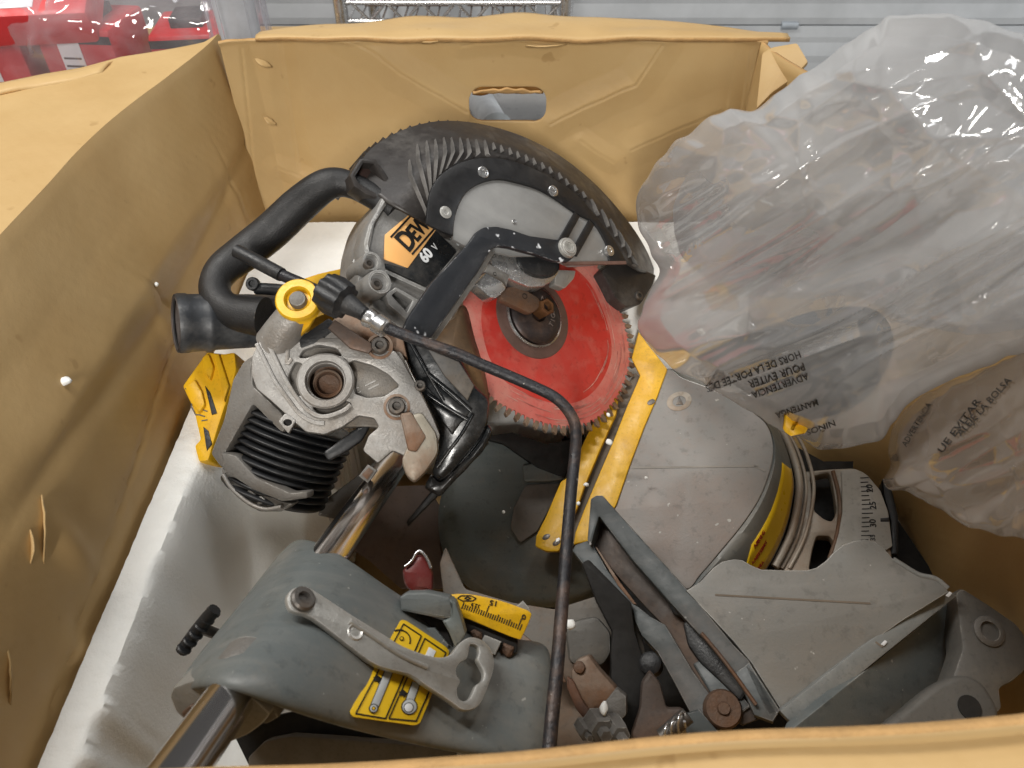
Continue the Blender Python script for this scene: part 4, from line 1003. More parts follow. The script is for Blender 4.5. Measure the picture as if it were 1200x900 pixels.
# side shell around the bellows
SD = Plane(275, 480, 0.735, (-0.25, -0.05, 0.97))
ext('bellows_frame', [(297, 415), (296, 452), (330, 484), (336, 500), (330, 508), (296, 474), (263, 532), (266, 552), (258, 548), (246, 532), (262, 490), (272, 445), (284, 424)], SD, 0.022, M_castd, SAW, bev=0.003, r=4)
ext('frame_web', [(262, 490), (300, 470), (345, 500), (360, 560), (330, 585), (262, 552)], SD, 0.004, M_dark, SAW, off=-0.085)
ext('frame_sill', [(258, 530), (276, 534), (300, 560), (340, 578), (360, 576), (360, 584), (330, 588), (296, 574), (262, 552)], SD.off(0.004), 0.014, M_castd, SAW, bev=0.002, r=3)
# bellows
b0, b1 = at(352, 490, 0.785), at(320, 580, 0.785)
bax = (b1 - b0); bl_ = bax.length; bax.normalize()
NB = 11; pr = [(0.0, -0.001)]
for k in range(NB):
    z = bl_ * (k + 0.0) / NB; R0 = 0.060 - 0.002 * k * 0.3
    for f, rr in ((0.0, 0.86), (0.18, 0.93), (0.38, 0.99), (0.52, 1.0), (0.66, 0.99), (0.86, 0.93)): pr.append((R0 * rr, z + f * bl_ / NB))
pr += [(0.05, bl_), (0.0, bl_ + 0.001)]
lathe('bellows', b0, bax, pr, M_rubber, SAW, 64, 60)
ext('bellows_strap', [(392, 520), (410, 506), (430, 494), (433, 500), (424, 516), (404, 530), (384, 540), (378, 530)], CA.off(-0.010), 0.012, M_rubber, SAW, bev=0.003, r=4)
# toothed cap under the bellows
cp = ext('end_cap', [(258, 548), (275, 556), (300, 574), (330, 588), (344, 590), (330, 600), (302, 600), (290, 589), (276, 580), (262, 562)], SD.off(-0.004), 0.014, M_castd, SAW, bev=0.002, r=4)
for q in ([(284, 578), (292, 574), (300, 580), (292, 588)], [(297, 584), (306, 581), (312, 588), (302, 592)], [(282, 562), (290, 559), (295, 565), (287, 569)]):
    ext('cap_lug', q, SD.off(-0.001), 0.008, M_cast, cp, bev=0.001, r=1.5)
tube('cap_rim', [SD.off(0.001).hit(*p) for p in ((262, 556), (270, 570), (282, 582), (296, 592), (312, 597), (330, 594))], 0.0022, M_cast, cp, 8, 5)

# ---- black lower motor cover beside the blade
LB = Plane(540, 490, 0.765, (0.05, 0.0, 1.0))
lb = ext('lower_motor_cover', [(480, 388), (505, 398), (540, 420), (556, 452), (574, 468), (572, 496), (562, 516), (545, 536), (528, 556), (515, 566), (505, 556), (514, 528), (512, 500), (498, 470), (478, 430), (468, 404)], LB, 0.05, M_gloss, SAW, bev=0.006, r=6)
LF = LB.off(0.004)
for q in ([(500, 440), (540, 475), (552, 480), (546, 490), (530, 486), (498, 452)], [(502, 468), (545, 492), (540, 496), (530, 510), (512, 486)], [(538, 424), (556, 452), (548, 470), (520, 440), (500, 408)]):
    ext('cover_web', q, LF, 0.006, M_gloss if q[0][0] != 538 else mat('dusty_grey_cover', (0.075, 0.072, 0.068), 0.6, dirt=(0.14, 0.11, 0.08), amt=0.5, scale=30), lb, bev=0.002)
for q in ([(501, 438), (530, 462), (552, 482)], [(500, 462), (528, 480), (548, 492)], [(554, 486), (540, 510), (522, 534), (512, 548)], [(480, 400), (500, 436), (520, 470)]):
    tube('cover_ridge', [LF.off(0.001).hit(*p) for p in q], 0.0018, M_gloss, lb, 10, 5)
loft('guard_back', [[HD.off(-0.006).hit(*p) for p in spline([(505, 396), (530, 366), (548, 352), (560, 395), (572, 440), (575, 470)], 4, False)], [HD.off(0.016).hit(*p) for p in spline([(500, 400), (525, 378), (540, 372), (548, 400), (560, 430), (570, 466)], 4, False)], [HD.off(0.018).hit(*p) for p in spline([(500, 405), (512, 404), (520, 410), (530, 430), (545, 452), (562, 476)], 4, False)]], mat('rusty_guard_sheet', (0.13, 0.085, 0.05), 0.5, metal=0.3, dirt=(0.30, 0.16, 0.06), amt=0.35, scale=24, bump=0.1), SAW, solid=0.003)
ext('cover_fin', [(566, 508), (573, 520), (545, 552), (505, 590), (478, 618), (476, 612), (510, 570), (545, 530)], LB.off(-0.012), 0.006, M_black, SAW, bev=0.002)
ext('cover_skirt', [(505, 556), (516, 566), (545, 538), (564, 514), (572, 496), (578, 506), (566, 530), (540, 556), (515, 584), (496, 572)], LB.off(-0.006), 0.03, M_gloss, SAW, bev=0.004, r=5)
# ---- saw base: turntable body, table disc, kerf plates
NT_ = (-0.25, 0.45, 0.82)
TB = Plane(790, 560, 0.86, NT_)
# left body of the turntable (round green-grey casting), top and flank
top = spline([(553, 528), (585, 512), (625, 518), (660, 530), (690, 560), (712, 600), (715, 640), (690, 664), (640, 676), (590, 668), (560, 648), (540, 620), (534, 585), (540, 552)], 5)
low = spline([(528, 560), (560, 530), (615, 522), (660, 534), (695, 566), (722, 606), (728, 655), (700, 696), (648, 712), (590, 706), (548, 688), (522, 654), (514, 620), (516, 585)], 5)
T1 = Plane(620, 600, 0.915, (-0.02, 0.30, 0.95))
tb = loft('turntable_body', [[T1.off(-0.07).hit(*p) for p in low], [T1.off(-0.020).hit(*p) for p in low], [T1.off(-0.006).hit(*((a[0] * 0.35 + b[0] * 0.65), (a[1] * 0.35 + b[1] * 0.65)) ) for a, b in zip(top, low)], [T1.hit(*p) for p in top]], M_hubd, SAW, True, 90, 50, caplast=True)
0 and ext('body_web', [(554, 540), (588, 526), (612, 545), (612, 566), (598, 602), (570, 640), (548, 630), (540, 590)], T1, 0.008, M_hubd, tb, off=0.003, bev=0.003, r=5)
ext('body_pocket', [(616, 568), (656, 566), (652, 580), (630, 622), (610, 636), (598, 618), (602, 596)], T1, 0.004, mat('dusty_pocket', (0.20, 0.185, 0.17), 0.6, dirt=(0.27, 0.23, 0.19), amt=0.4, scale=25, bump=0.2), tb, off=0.0045, bev=0.001, r=4)
ext('body_rib', [(612, 545), (640, 540), (662, 548), (664, 562), (640, 564), (614, 564)], T1, 0.012, M_hubd, tb, off=0.010, bev=0.002, r=2)
0 and ext('body_skirt', spline([(545, 668), (580, 652), (630, 648), (680, 652), (690, 664), (650, 678), (600, 676), (566, 680)], 4), T1, 0.006, M_hub, tb, off=0.0035, bev=0.002)
0 and tube('guard_bracket', [T1.off(0.03).hit(*p) for p in ((585, 505), (610, 520), (632, 545), (652, 556))], 0.006, M_black, SAW, 10, 5)
ext('bracket_plate', [(560, 512), (600, 506), (640, 520), (668, 515), (690, 520), (668, 545), (662, 560), (630, 548), (590, 520)], T1, 0.01, M_dark, SAW, off=0.012, bev=0.002)
# table disc: dusty top, blue-grey flank
dtop = spline([(782, 432), (800, 443), (832, 455), (860, 470), (884, 484), (899, 498), (906, 520), (904, 545), (892, 580), (872, 612), (846, 644), (822, 672), (803, 690), (770, 660), (722, 604), (715, 596), (722, 585), (752, 505), (770, 460)], 5)
dlow = spline([(790, 432), (812, 442), (850, 458), (882, 475), (905, 492), (920, 522), (930, 560), (929, 585), (921, 620), (904, 658), (880, 690), (850, 705), (815, 712), (770, 690), (722, 630), (715, 600), (722, 585), (752, 505), (772, 460)], 5)
dmid = [((a[0] * 0.72 + b[0] * 0.28), (a[1] * 0.72 + b[1] * 0.28)) for a, b in zip(dtop, dlow)]
td = loft('table_disc', [[TB.off(-0.055).hit(*p) for p in dlow], [TB.off(-0.050).hit(*p) for p in dlow], [TB.off(-0.006).hit(*p) for p in dmid], [TB.off(-0.001).hit(*((a[0] * .9 + b[0] * .1), (a[1] * .9 + b[1] * .1))) for a, b in zip(dtop, dlow)], [TB.off(-0.0025).hit(*a) for a in dtop]], M_hub, SAW, True, 110, 50, caplast=False)
ext('table_top', dtop, TB, 0.006, M_table, td, bev=0.0020)
bars('table_seam', [(740, 548, 890, 546), (884, 546, 897, 552)], TB, 2.5, mat('seam_dust', (0.33, 0.31, 0.28), 0.7, bump=0), td)
ext('cast_logo', circ(796, 470, 15, 11, 24, 0, -0.3), TB, 0.001, M_cream, td, holes=[circ(796, 470, 8, 6, 18, 0, -0.3)], off=0.0006, bev=0.0003)
ext('logo_core', [(792, 474), (796, 464), (801, 474)], TB, 0.001, M_bolt, td, off=0.0006, bev=0.0002)
def mixc(A, B, k): return [(a[0] * (1 - k) + b[0] * k, a[1] * (1 - k) + b[1] * k) for a, b in zip(A, B)]
# warning label wrapped on the flank
def flank(i0, i1, k0, k1, n):
    C = []
    for k in (k0, (k0 + k1) / 2, k1):
        q = mixc(dmid, dlow, k); off = -0.006 - 0.044 * k
        C.append([TB.off(off + 0.0012).hit(*q[i % len(q)]) for i in range(i0, i1)])
    return C
def label_rows():
    C = []
    for k, i0, i1 in ((0.20, 31, 46), (0.4, 30.3, 48), (0.6, 29.7, 50), (0.8, 29.2, 51.5), (0.97, 28.6, 53)):
        q = mixc(dmid, dlow, k); off = -0.006 - 0.044 * k; c = []
        for s_ in range(25):
            f = i0 + (i1 - i0) * s_ / 24; i = int(f); g = f - i
            c.append(TB.off(off + 0.0016).hit(q[i][0] * (1 - g) + q[i + 1][0] * g, q[i][1] * (1 - g) + q[i + 1][1] * g))
        C.append(c)
    return C
wl = loft('warning_label', label_rows(), M_sticker, td, False, 24, 40, solid=0.0004)
def flank_pt(f, k):
    i = int(f); q = mixc(dmid, dlow, k); a, b = q[i % len(q)], q[(i + 1) % len(q)]; g = f - i
    return TB.off(-0.006 - 0.044 * k + 0.0022).hit(a[0] * (1 - g) + b[0] * g, a[1] * (1 - g) + b[1] * g)
def flank_text(name, st, f0, k, dirf, h, m, par):
    """short lines of small print following the flank"""
    f = f0
    for ch in st:
        if ch != ' ':
            p = flank_pt(f, k); x = (flank_pt(f + 0.3 * dirf, k) - flank_pt(f, k)).normalized(); up = (flank_pt(f, k - 0.1) - p); up = (up - x * up.dot(x)).normalized()
            nrm = x.cross(up)
            cu = bpy.data.curves.new('t', 'FONT'); cu.body = ch; cu.size = h; cu.extrude = 0.0001; cu.offset = h * 0.02
            tmp = bpy.data.objects.new('tmp', cu); me = bpy.data.meshes.new_from_object(tmp); bpy.data.objects.remove(tmp)
            M = Matrix((x, up, nrm)).transposed().to_4x4(); M.translation = p; me.transform(M); BUF.append(me)
        f += dirf * 0.30 * h / 0.0068
def join(name, mes, m, par):
    bm = bmesh.new()
    for me in mes: bm.from_mesh(me); bpy.data.meshes.remove(me)
    me = bpy.data.meshes.new(name); bm.to_mesh(me); bm.free()
    return finish(name, me, m, par, 0)
BUF = []; flank_text('w', 'AWARNING', 46.0, 0.36, -1, 0.0072, M_inkred, wl); join('label_heading', BUF, M_inkred, wl)
BUF = []; flank_text('w', 'A AVERTISSEMENT', 47.6, 0.58, -1, 0.0056, M_inkred, wl); flank_text('w', 'A ADVERTENCIA', 49.4, 0.82, -1, 0.0056, M_inkred, wl); join('label_print', BUF, M_inkred, wl)
# white lip and bare cast ring below the disc
lip = [(888, 492), (912, 500), (926, 525), (936, 560), (935, 590), (926, 628), (908, 664)]
RB = TB.off(-0.058)
tube('disc_lip', [RB.hit(*p) for p in lip], 0.0045, M_cream, td, 10, 6)
ring = [(912, 505), (936, 540), (942, 552), (975, 549), (1000, 548), (1012, 552), (1030, 575), (1040, 620), (1046, 655), (1000, 680), (940, 700), (890, 690), (912, 660), (930, 618), (938, 580), (930, 540)]
cr = ext('cast_ring', ring, RB, 0.02, M_cream, SAW, off=-0.008, bev=0.003, r=4,
         holes=[[(950, 560), (960, 556), (972, 554), (977, 575), (980, 600), (975, 611), (966, 608), (954, 598), (952, 578)], [(957, 628), (972, 628), (978, 638), (974, 655), (966, 668), (948, 668), (952, 645)]])
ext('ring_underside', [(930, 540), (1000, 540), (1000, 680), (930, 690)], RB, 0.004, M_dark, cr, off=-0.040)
for k in (0.0, 9.0):
    tube('ring_groove', [RB.off(-0.006).hit(p[0] + 8 + k, p[1] + 2) for p in lip[1:]], 0.0022, M_cream, cr, 8, 6)
tube('rusty_edge', [RB.off(-0.007).hit(*p) for p in ((976, 552), (983, 580), (984, 606), (980, 630), (972, 655))], 0.0024, M_rustcast, cr, 8, 5)
sc = ext('mitre_scale', [(986, 551), (1002, 549), (1016, 556), (1032, 575), (1041, 600), (1046, 640), (1030, 650), (975, 652), (983, 625), (987, 600), (987, 575)], RB, 0.005, M_scale, SAW, off=-0.004, bev=0.001, r=2)
SCP = RB.off(-0.004)
segs = []
for k in range(17):
    y = 560 + k * 5.2; L_ = 13 if k % 5 == 3 else (9 if k % 5 else 10); x0_ = 1010 - 0.012 * (y - 600) ** 2 * 0.10
    segs.append((x0_, y, x0_ + L_, y - 0.4))
bars('scale_marks', segs, SCP, 1.1, M_ink, sc)
for st, x, y in (('30', 1027, 618), ('25', 1027, 597), ('20', 1023, 577)):
    text('scale_number', st, SCP, (x, y), (x - 1, y - 10), 7.5, M_ink, sc, bold=0.01)
text('scale_number', '35', SCP, (1026, 634), (1025, 624), 6, M_ink, sc)
ext('scale_pointer', [(1032, 607), (1042, 606), (1042, 611), (1032, 611)], SCP, 0.002, M_ink, sc, off=0.001)
ext('dark_rim', [(1034, 560), (1046, 575), (1053, 605), (1053, 650), (1044, 650), (1044, 612), (1036, 580)], RB, 0.03, M_black, SAW, off=-0.010, bev=0.002, r=2)
ext('base_shade_sheet', [(560, 640), (640, 520), (800, 450), (900, 505), (1030, 575), (1100, 680), (1180, 790), (1100, 900), (640, 900), (570, 760)], TB, 0.01, M_dark, SAW, off=-0.105)  # dark sheet added under disc and fence in place of shade on the floor
# yellow kerf plates
KP = TB.off(0.004)
kr = ext('kerf_plate', [(748, 388), (760, 404), (782, 432), (770, 465), (755, 500), (738, 545), (722, 592), (706, 612), (690, 634), (672, 638), (674, 624), (684, 598), (700, 560), (718, 518), (735, 475), (750, 440), (740, 420)], TB, 0.006, M_yellow, SAW, off=0.003, bev=0.0015, r=2)
kl = ext('kerf_plate', [(640, 646), (627, 640), (628, 628), (640, 604), (657, 564), (664, 560), (690, 505), (708, 470), (726, 455), (722, 485), (704, 525), (685, 570), (676, 596), (664, 622), (655, 646)], TB, 0.006, M_yellow, SAW, off=0.003, bev=0.0015, r=2)
ext('kerf_slot', [(728, 462), (744, 436), (752, 442), (735, 480), (718, 520), (700, 562), (684, 600), (672, 640), (660, 640), (668, 612), (684, 572), (702, 528)], TB, 0.004, mat('dusty_slot', (0.16, 0.125, 0.09), 0.7, scale=60, col2=(0.11, 0.09, 0.07)), SAW, off=-0.008)
for px, py, p in ((640, 629, kl), (652, 636, kl), (763, 471, kr)):
    ext('screw_hole', circ(px, py, 5, 3.0, 16, 0, -0.5), TB, 0.001, M_bolt, p, off=0.0036, bev=0.0003)
# ---- fence: two bars, each with face and top
FB = Plane(800, 710, 0.72, NT_)
fu = ext('fence_bar', [(692, 584), (698, 580), (706, 580), (722, 598), (805, 690), (862, 758), (877, 773), (914, 832), (905, 838), (890, 826), (860, 788), (785, 706), (740, 655), (702, 605), (692, 640), (688, 633)], FB, 0.030, M_fence, SAW, bev=0.0020, r=1.5)
ext('fence_inner_face', [(702, 604), (742, 655), (786, 707), (800, 726), (862, 792), (895, 840), (870, 850), (842, 832), (812, 790), (780, 735), (760, 715), (728, 680), (694, 640), (698, 618)], FB, 0.006, mat('rusty_fence_face', (0.060, 0.046, 0.038), 0.55, metal=0.2, dirt=(0.13, 0.075, 0.045), amt=0.35, scale=22, bump=0.15), fu, off=-0.020, bev=0.001)
fl2 = ext('fence_bar', [(670, 645), (674, 638), (688, 633), (696, 640), (712, 668), (742, 706), (762, 722), (780, 732), (792, 752), (812, 786), (842, 828), (852, 852), (830, 864), (810, 838), (790, 800), (770, 764), (752, 745), (744, 728), (742, 716), (722, 696), (700, 674), (682, 660)], FB, 0.034, M_fence, SAW, off=-0.012, bev=0.0022, r=1.5)
ext('worn_edge', [(697, 640), (700, 642), (728, 684), (746, 708), (742, 708), (724, 686)], FB, 0.004, M_rustcast, fl2, off=-0.0112, bev=0.0005)
for px, py, r_ in ((797, 710, 11), (762, 777, 12)):
    lathe('boss', FB.off(-0.012).hit(px, py), FB.n, [(r_ * 0.00085, -0.02), (r_ * 0.00085, 0.002), (r_ * 0.0006, 0.004), (0, 0.004)], M_black, fl2, 24)  # bosses coloured black to stand in for the shade around them
ext('fence_step', [(800, 730), (816, 718), (832, 742), (862, 778), (880, 806), (868, 822), (846, 800), (820, 776), (806, 756)], FB, 0.02, M_black, fu, off=-0.012, bev=0.003, r=4)
ext('fence_step', [(812, 778), (828, 768), (850, 790), (880, 828), (862, 842), (836, 818)], FB, 0.02, M_fence, fu, off=-0.016, bev=0.002, r=2)
ext('fence_end', [(862, 788), (878, 776), (914, 832), (906, 846), (884, 838)], FB, 0.02, M_fence, fu, off=0.001, bev=0.0015, holes=[[(879, 786), (884, 790), (908, 834), (902, 836)]])
tube('fence_rail', [FB.off(0.006).hit(*p) for p in ((822, 742), (850, 776), (886, 826))], 0.0018, M_rusty, fu, 8, 3)
rk = FB.off(-0.010); 
lathe('rusty_knob', rk.hit(847, 831), (FB.n + RIGHT * 0.2), [(0.0, -0.03), (0.016, -0.03), (0.017, 0.0), (0.015, 0.004), (0.006, 0.004), (0.005, 0.007), (0, 0.007)], M_rusty, SAW, 28)
ext('worn_lug', [(832, 812), (842, 812), (840, 826), (826, 836), (822, 826)], FB, 0.012, M_lever, SAW, off=-0.010, bev=0.003, r=3)
# ---- large fence casting on the right: top, bevelled edge, dark side
PB = Plane(960, 740, 0.69, (-0.16, 0.42, 0.88))
ptop = [(804, 692), (820, 682), (836, 665), (846, 658), (860, 655), (870, 656), (880, 662), (892, 667), (920, 668), (946, 668), (957, 665), (968, 657), (976, 648), (988, 638), (1000, 634), (1014, 632), (1026, 635), (1036, 642), (1046, 654), (1056, 660), (1068, 668), (1078, 672), (1094, 676), (1108, 688), (1112, 694), (1060, 726), (1000, 768), (950, 806), (917, 834), (910, 824), (880, 776), (860, 752)]
fc = ext('fence_casting', ptop, PB, 0.012, M_platefence, SAW, bev=0.0015)
E0 = [PB.hit(*p) for p in ((1107, 688), (1060, 722), (1000, 763), (950, 800), (914, 832))]
E1 = [PB.off(-0.006).hit(*p) for p in ((1122, 699), (1076, 733), (1014, 775), (966, 812), (932, 852))]
E2 = [PB.off(-0.060).hit(*p) for p in ((1136, 760), (1120, 800), (1070, 850), (1000, 900), (940, 930))]
M_bevel = mat('worn_bevel_paint', (0.24, 0.25, 0.245), 0.48, metal=0.1, scale=30, dirt=(0.36, 0.36, 0.345), amt=0.4, bump=0.15)
dB = (PB.hit(1010, 765) - CAMPOS).dot(FWD)
BV = Plane(1010, 765, dB - 0.002, (0.02, 0.36, 0.93))
ext('bevelled_edge', [(1105, 689), (1122, 698), (1030, 772), (932, 852), (914, 833), (1006, 760)], BV, 0.010, M_bevel, fc, bev=0.0012)
SV = Plane(1020, 790, dB - 0.004, (0.42, 0.02, 0.90))
ext('casting_side', [(1121, 699), (1129, 716), (1134, 770), (1140, 830), (1100, 905), (960, 905), (920, 880), (932, 852), (1030, 773)], SV, 0.010, M_hub, fc, bev=0.0012)
bars('casting_seam', [(838, 697, 1020, 707), (1026, 752, 1034, 758)], PB, 2.2, mat('seam_brown', (0.20, 0.16, 0.12), 0.7, bump=0), fc)
tube('casting_rim', [PB.off(-0.002).hit(*p) for p in ((1046, 656), (1056, 662), (1076, 674), (1096, 679), (1110, 690))], 0.003, M_bevel, fc, 8, 5)
for x, y in ((958, 801), (1112, 697), (1036, 754)):
    ext('paint_chip', [(x - 4, y + 1), (x + 1, y - 4), (x + 4, y - 2), (x, y + 3)], PB, 0.0006, M_white, fc, off=0.0008, bev=0.0002)
# foot of the base
FT_ = Plane(1150, 740, 0.69, (0.05, 0.50, 0.86))
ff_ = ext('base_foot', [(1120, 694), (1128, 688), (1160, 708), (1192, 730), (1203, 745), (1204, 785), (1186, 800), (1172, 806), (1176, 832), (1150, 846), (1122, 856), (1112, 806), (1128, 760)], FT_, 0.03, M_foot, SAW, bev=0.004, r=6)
lathe('bolt_boss', FT_.hit(1158, 740), FT_.n, [(0.0150, -0.01), (0.0135, 0.002), (0.0120, 0.003), (0.0085, 0.003), (0.0080, -0.008), (0, -0.008)], M_castd, ff_, 28)
lathe('hole_shadow', FT_.hit(1158, 740), FT_.n, [(0.0078, -0.004), (0, -0.0042)], M_dark, ff_, 6)
ext('foot_arch', spline([(1036, 856), (1066, 826), (1096, 802), (1124, 790), (1146, 795), (1162, 812), (1172, 842), (1140, 864), (1080, 874)], 4), FT_, 0.02, M_foot, ff_, off=0.003, bev=0.006, seg=4)
lathe('foot_hole', FT_.off(0.0035).hit(1136, 829), FT_.n, [(0.010, 0.0), (0.010, 0.001), (0, 0.001)], M_dark, ff_, 20)

# ---- rail arm housing (grey-green) with its chrome rail
ra, rb = at(464, 540, 0.800), at(212, 900, 0.415)
rd = (rb - ra).normalized()
rail = tube('rail', [ra - rd * 0.01, ra.lerp(rb, 0.5), rb + rd * 0.05], 0.0150, M_chrome, SAW, 40, 2)
rows = [
 [(352, 660, .80), (337, 640, .77), (341, 628, .735), (352, 622, .715), (385, 630, .685), (428, 657, .668), (475, 692, .664), (520, 715, .665), (570, 738, .668), (610, 742, .672), (652, 745, .68)],
 [(320, 700, .77), (300, 690, .73), (304, 676, .69), (318, 666, .66), (356, 672, .630), (410, 702, .618), (465, 735, .618), (512, 760, .622), (565, 782, .632), (606, 788, .640), (652, 794, .65)],
 [(268, 770, .71), (246, 756, .66), (250, 744, .62), (264, 736, .59), (308, 738, .560), (370, 765, .560), (440, 795, .572), (495, 815, .590), (555, 832, .606), (602, 840, .616), (652, 845, .63)],
 [(226, 826, .65), (196, 816, .585), (198, 806, .55), (212, 797, .52), (258, 789, .492), (325, 818, .498), (395, 845, .520), (462, 862, .545), (535, 876, .570), (600, 886, .590), (652, 896, .61)]]
KF = [.93, .92, .91, .89, .872, .88, .90, .92, .93, .93, .93]
rows = [[(a, b, c * (k if i in (1, 2) else (k + 0.93) / 2)) for (a, b, c), k in zip(r_, KF)] for i, r_ in enumerate(rows)]
arm = patch('arm_housing', rows, M_hub, SAW, solid=0.016, sub=4)
EC = Plane(262, 820, 0.470, (-0.35, -0.42, 0.84))
ec = ext('end_cap', [(202, 806), (198, 816), (205, 834), (224, 852), (262, 874), (290, 862), (306, 850), (316, 838), (300, 822), (280, 808), (262, 800), (234, 795)], EC, 0.02, M_platefence, SAW, bev=0.002, r=3, off=-0.002)
ring_c = ra + rd * ((at(270, 806, 0.49) - ra).dot(rd))
lathe('rail_bushing', ring_c, rd, [(0.0152, -0.012), (0.0205, -0.012), (0.0205, 0.004), (0.0190, 0.007), (0.0165, 0.008), (0.0152, 0.006)], M_castd, SAW, 40)
rc2 = ra + rd * ((at(392, 636, 0.735) - ra).dot(rd))
ext('rusty_lug', [(212, 836), (222, 828), (232, 834), (230, 852), (220, 848)], EC, 0.004, M_rusty, ec, off=0.001, bev=0.001)
ext('cap_lug', [(296, 836), (318, 828), (326, 842), (312, 850), (296, 846)], EC, 0.012, M_castd, ec, off=-0.006, bev=0.002, r=3)
# dark sheet standing in for shade under the arm, and its lower bar
ext('arm_gap_shade', [(268, 850), (345, 834), (440, 856), (560, 878), (640, 890), (640, 920), (300, 915)], FR(450, 870, 0.63, (0, 0.3, 1)), 0.01, M_dark, SAW)
ext('lower_bar', [(290, 888), (310, 868), (340, 862), (400, 866), (480, 872), (560, 884), (640, 896), (640, 930), (290, 930)], FR(450, 880, 0.60, (0, 0.3, 1)), 0.02, mat('dusty_lower_bar', (0.24, 0.225, 0.20), 0.6, dirt=(0.17, 0.14, 0.11), amt=0.4, scale=30, bump=0.2), SAW, bev=0.003, r=4)
bolt('bar_screw', 543, 884, FR(543, 884, 0.58, (0, 0.3, 1)), 8, M_lever, SAW, 0.005)
# thumb knob at the left of the housing
tk = tube('thumb_knob', [(252, 714, 0.60), (240, 728, 0.602), (226, 746, 0.605), (213, 763, 0.607)], [0.0052, 0.0056, 0.0056, 0.0052], M_black, SAW, 10, 3)
for t in range(6):
    p = at(250 - 34 * t / 5, 717 + 43 * t / 5, 0.602); lathe('grip_ridge', p, at(213, 763, 0.637) - at(252, 714, 0.63), [(0.0054, -0.0012), (0.0061, 0), (0.0054, 0.0012)], M_black, tk, 10)
tube('knob_stem', [(236, 736, 0.602), (256, 744, 0.62)], 0.0045, M_bolt, tk, 10, 2)
# boxy guard over the hub lever
BB = FR(505, 715, 0.577, (0.0, 0.15, 1))
hb = ext('hood', [(468, 700), (476, 695), (500, 694), (527, 700), (531, 708), (528, 726), (500, 722), (470, 716)], BB, 0.02, M_hub, SAW, bev=0.002, r=2)
ext('hood_side', [(527, 701), (534, 706), (540, 724), (546, 744), (540, 752), (534, 762), (526, 742), (518, 728), (528, 724)], BB, 0.02, M_hubd, hb, off=0.001, bev=0.002, r=2)
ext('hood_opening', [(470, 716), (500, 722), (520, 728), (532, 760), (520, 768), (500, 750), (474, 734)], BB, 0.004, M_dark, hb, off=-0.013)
ext('hood_shelf', [(482, 736), (510, 736), (526, 756), (522, 766), (500, 752)], BB, 0.004, M_hub, hb, off=-0.008, bev=0.001)
# instruction label on the arm
def armz(px, py):
    # depth of the arm skin at a pixel (from the evaluated patch)
    hit = ARM_BVH.ray_cast(CAMPOS, ray(px, py).normalized())
    return hit[0]
bpy.context.view_layer.update()
dg = bpy.context.evaluated_depsgraph_get()
ev = arm.evaluated_get(dg).to_mesh(); mw = arm.matrix_world.copy()
ARM_BVH = BVHTree.FromPolygons([mw @ v.co for v in ev.vertices], [tuple(p.vertices) for p in ev.polygons])
pa, pb, pc, pd = armz(470, 727), armz(527, 763), armz(490, 849), armz(412, 838)
nrm = (pc - pa).cross(pb - pd).normalized()
if nrm.dot(CAMPOS - pa) < 0: nrm = -nrm
LBL = Plane.__new__(Plane); LBL.n = nrm; LBL.o = (pa + pb + pc + pd) / 4 + nrm * 0.0
LBL.u = (RIGHT - nrm * RIGHT.dot(nrm)).normalized(); LBL.v = nrm.cross(LBL.u)
mx = max((armz(x, y) - LBL.o).dot(nrm) for x, y in ((470, 727), (527, 763), (490, 849), (412, 838), (470, 790), (450, 780), (500, 800)))
LBL = LBL.off(mx + 0.0006)
st = ext('instruction_label', [(470, 726), (476, 727), (523, 758), (527, 764), (492, 848), (486, 850), (414, 840), (410, 834)], LBL, 0.0008, M_sticker, SAW, r=3, bev=0.0002)
def loopbars(pts, closed=True): return [(a[0], a[1], b[0], b[1]) for a, b in zip(pts, pts[1:] + (pts[:1] if closed else []))]
fr1 = loopbars([(473, 731), (494, 745), (452, 842), (417, 836)]); fr2 = loopbars([(498, 748), (523, 765), (488, 845), (456, 842)])
bars('frame_print', fr1 + fr2, LBL, 1.3, M_ink, st)
def strip_(pts, wpx):
    P2 = pts; n = len(P2); lo, hi = [], []
    for i, p in enumerate(P2):
        a, b = P2[max(0, i - 1)], P2[min(n - 1, i + 1)]; dx, dy = b[0] - a[0], b[1] - a[1]; l = math.hypot(dx, dy) or 1
        lo.append((p[0] - dy / l * wpx / 2, p[1] + dx / l * wpx / 2)); hi.append((p[0] + dy / l * wpx / 2, p[1] - dx / l * wpx / 2))
    return lo + hi[::-1]
for q, w_ in (([(456, 786), (448, 806), (438, 830)], 8.5), ([(488, 800), (480, 822)], 8.5)):
    ext('lever_pictogram', strip_(q, w_ + 2), LBL, 0.0004, M_ink, st, off=0.0004, bev=0.0001)
    ext('lever_pictogram', strip_(q, w_), LBL, 0.0004, M_pale, st, off=0.0007, bev=0.0001)
for (px, py, r_, m) in ((438, 830, 5.5, M_ink), (438, 830, 4.3, M_pale), (438, 830, 2.4, M_ink), (438, 830, 1.5, M_sticker), (480, 828, 9.5, M_ink), (480, 828, 8.3, M_pale), (479, 829, 6.0, M_ink), (479, 829, 5.0, M_white)):
    ext('pivot_pictogram', circ(px, py, r_, None, 20), LBL, 0.0004, m, st, off=0.0007 + (9.5 - r_) * 0.00008, bev=0.00005)
for x, y in ((443, 796), (473, 813)):
    ext('arrow', [(x - 5, y - 3), (x - 1, y - 3.5), (x - 1.5, y - 6), (x + 5, y - 0.5), (x + 0.5, y + 5), (x, y + 2), (x - 4.5, y + 2)], LBL, 0.0004, M_ink, st, off=0.0008, bev=0.0001)
ext('disc_pictogram', circ(471, 748, 2.5, None, 14), LBL, 0.0004, M_ink, st, off=0.0007, bev=0.0001)
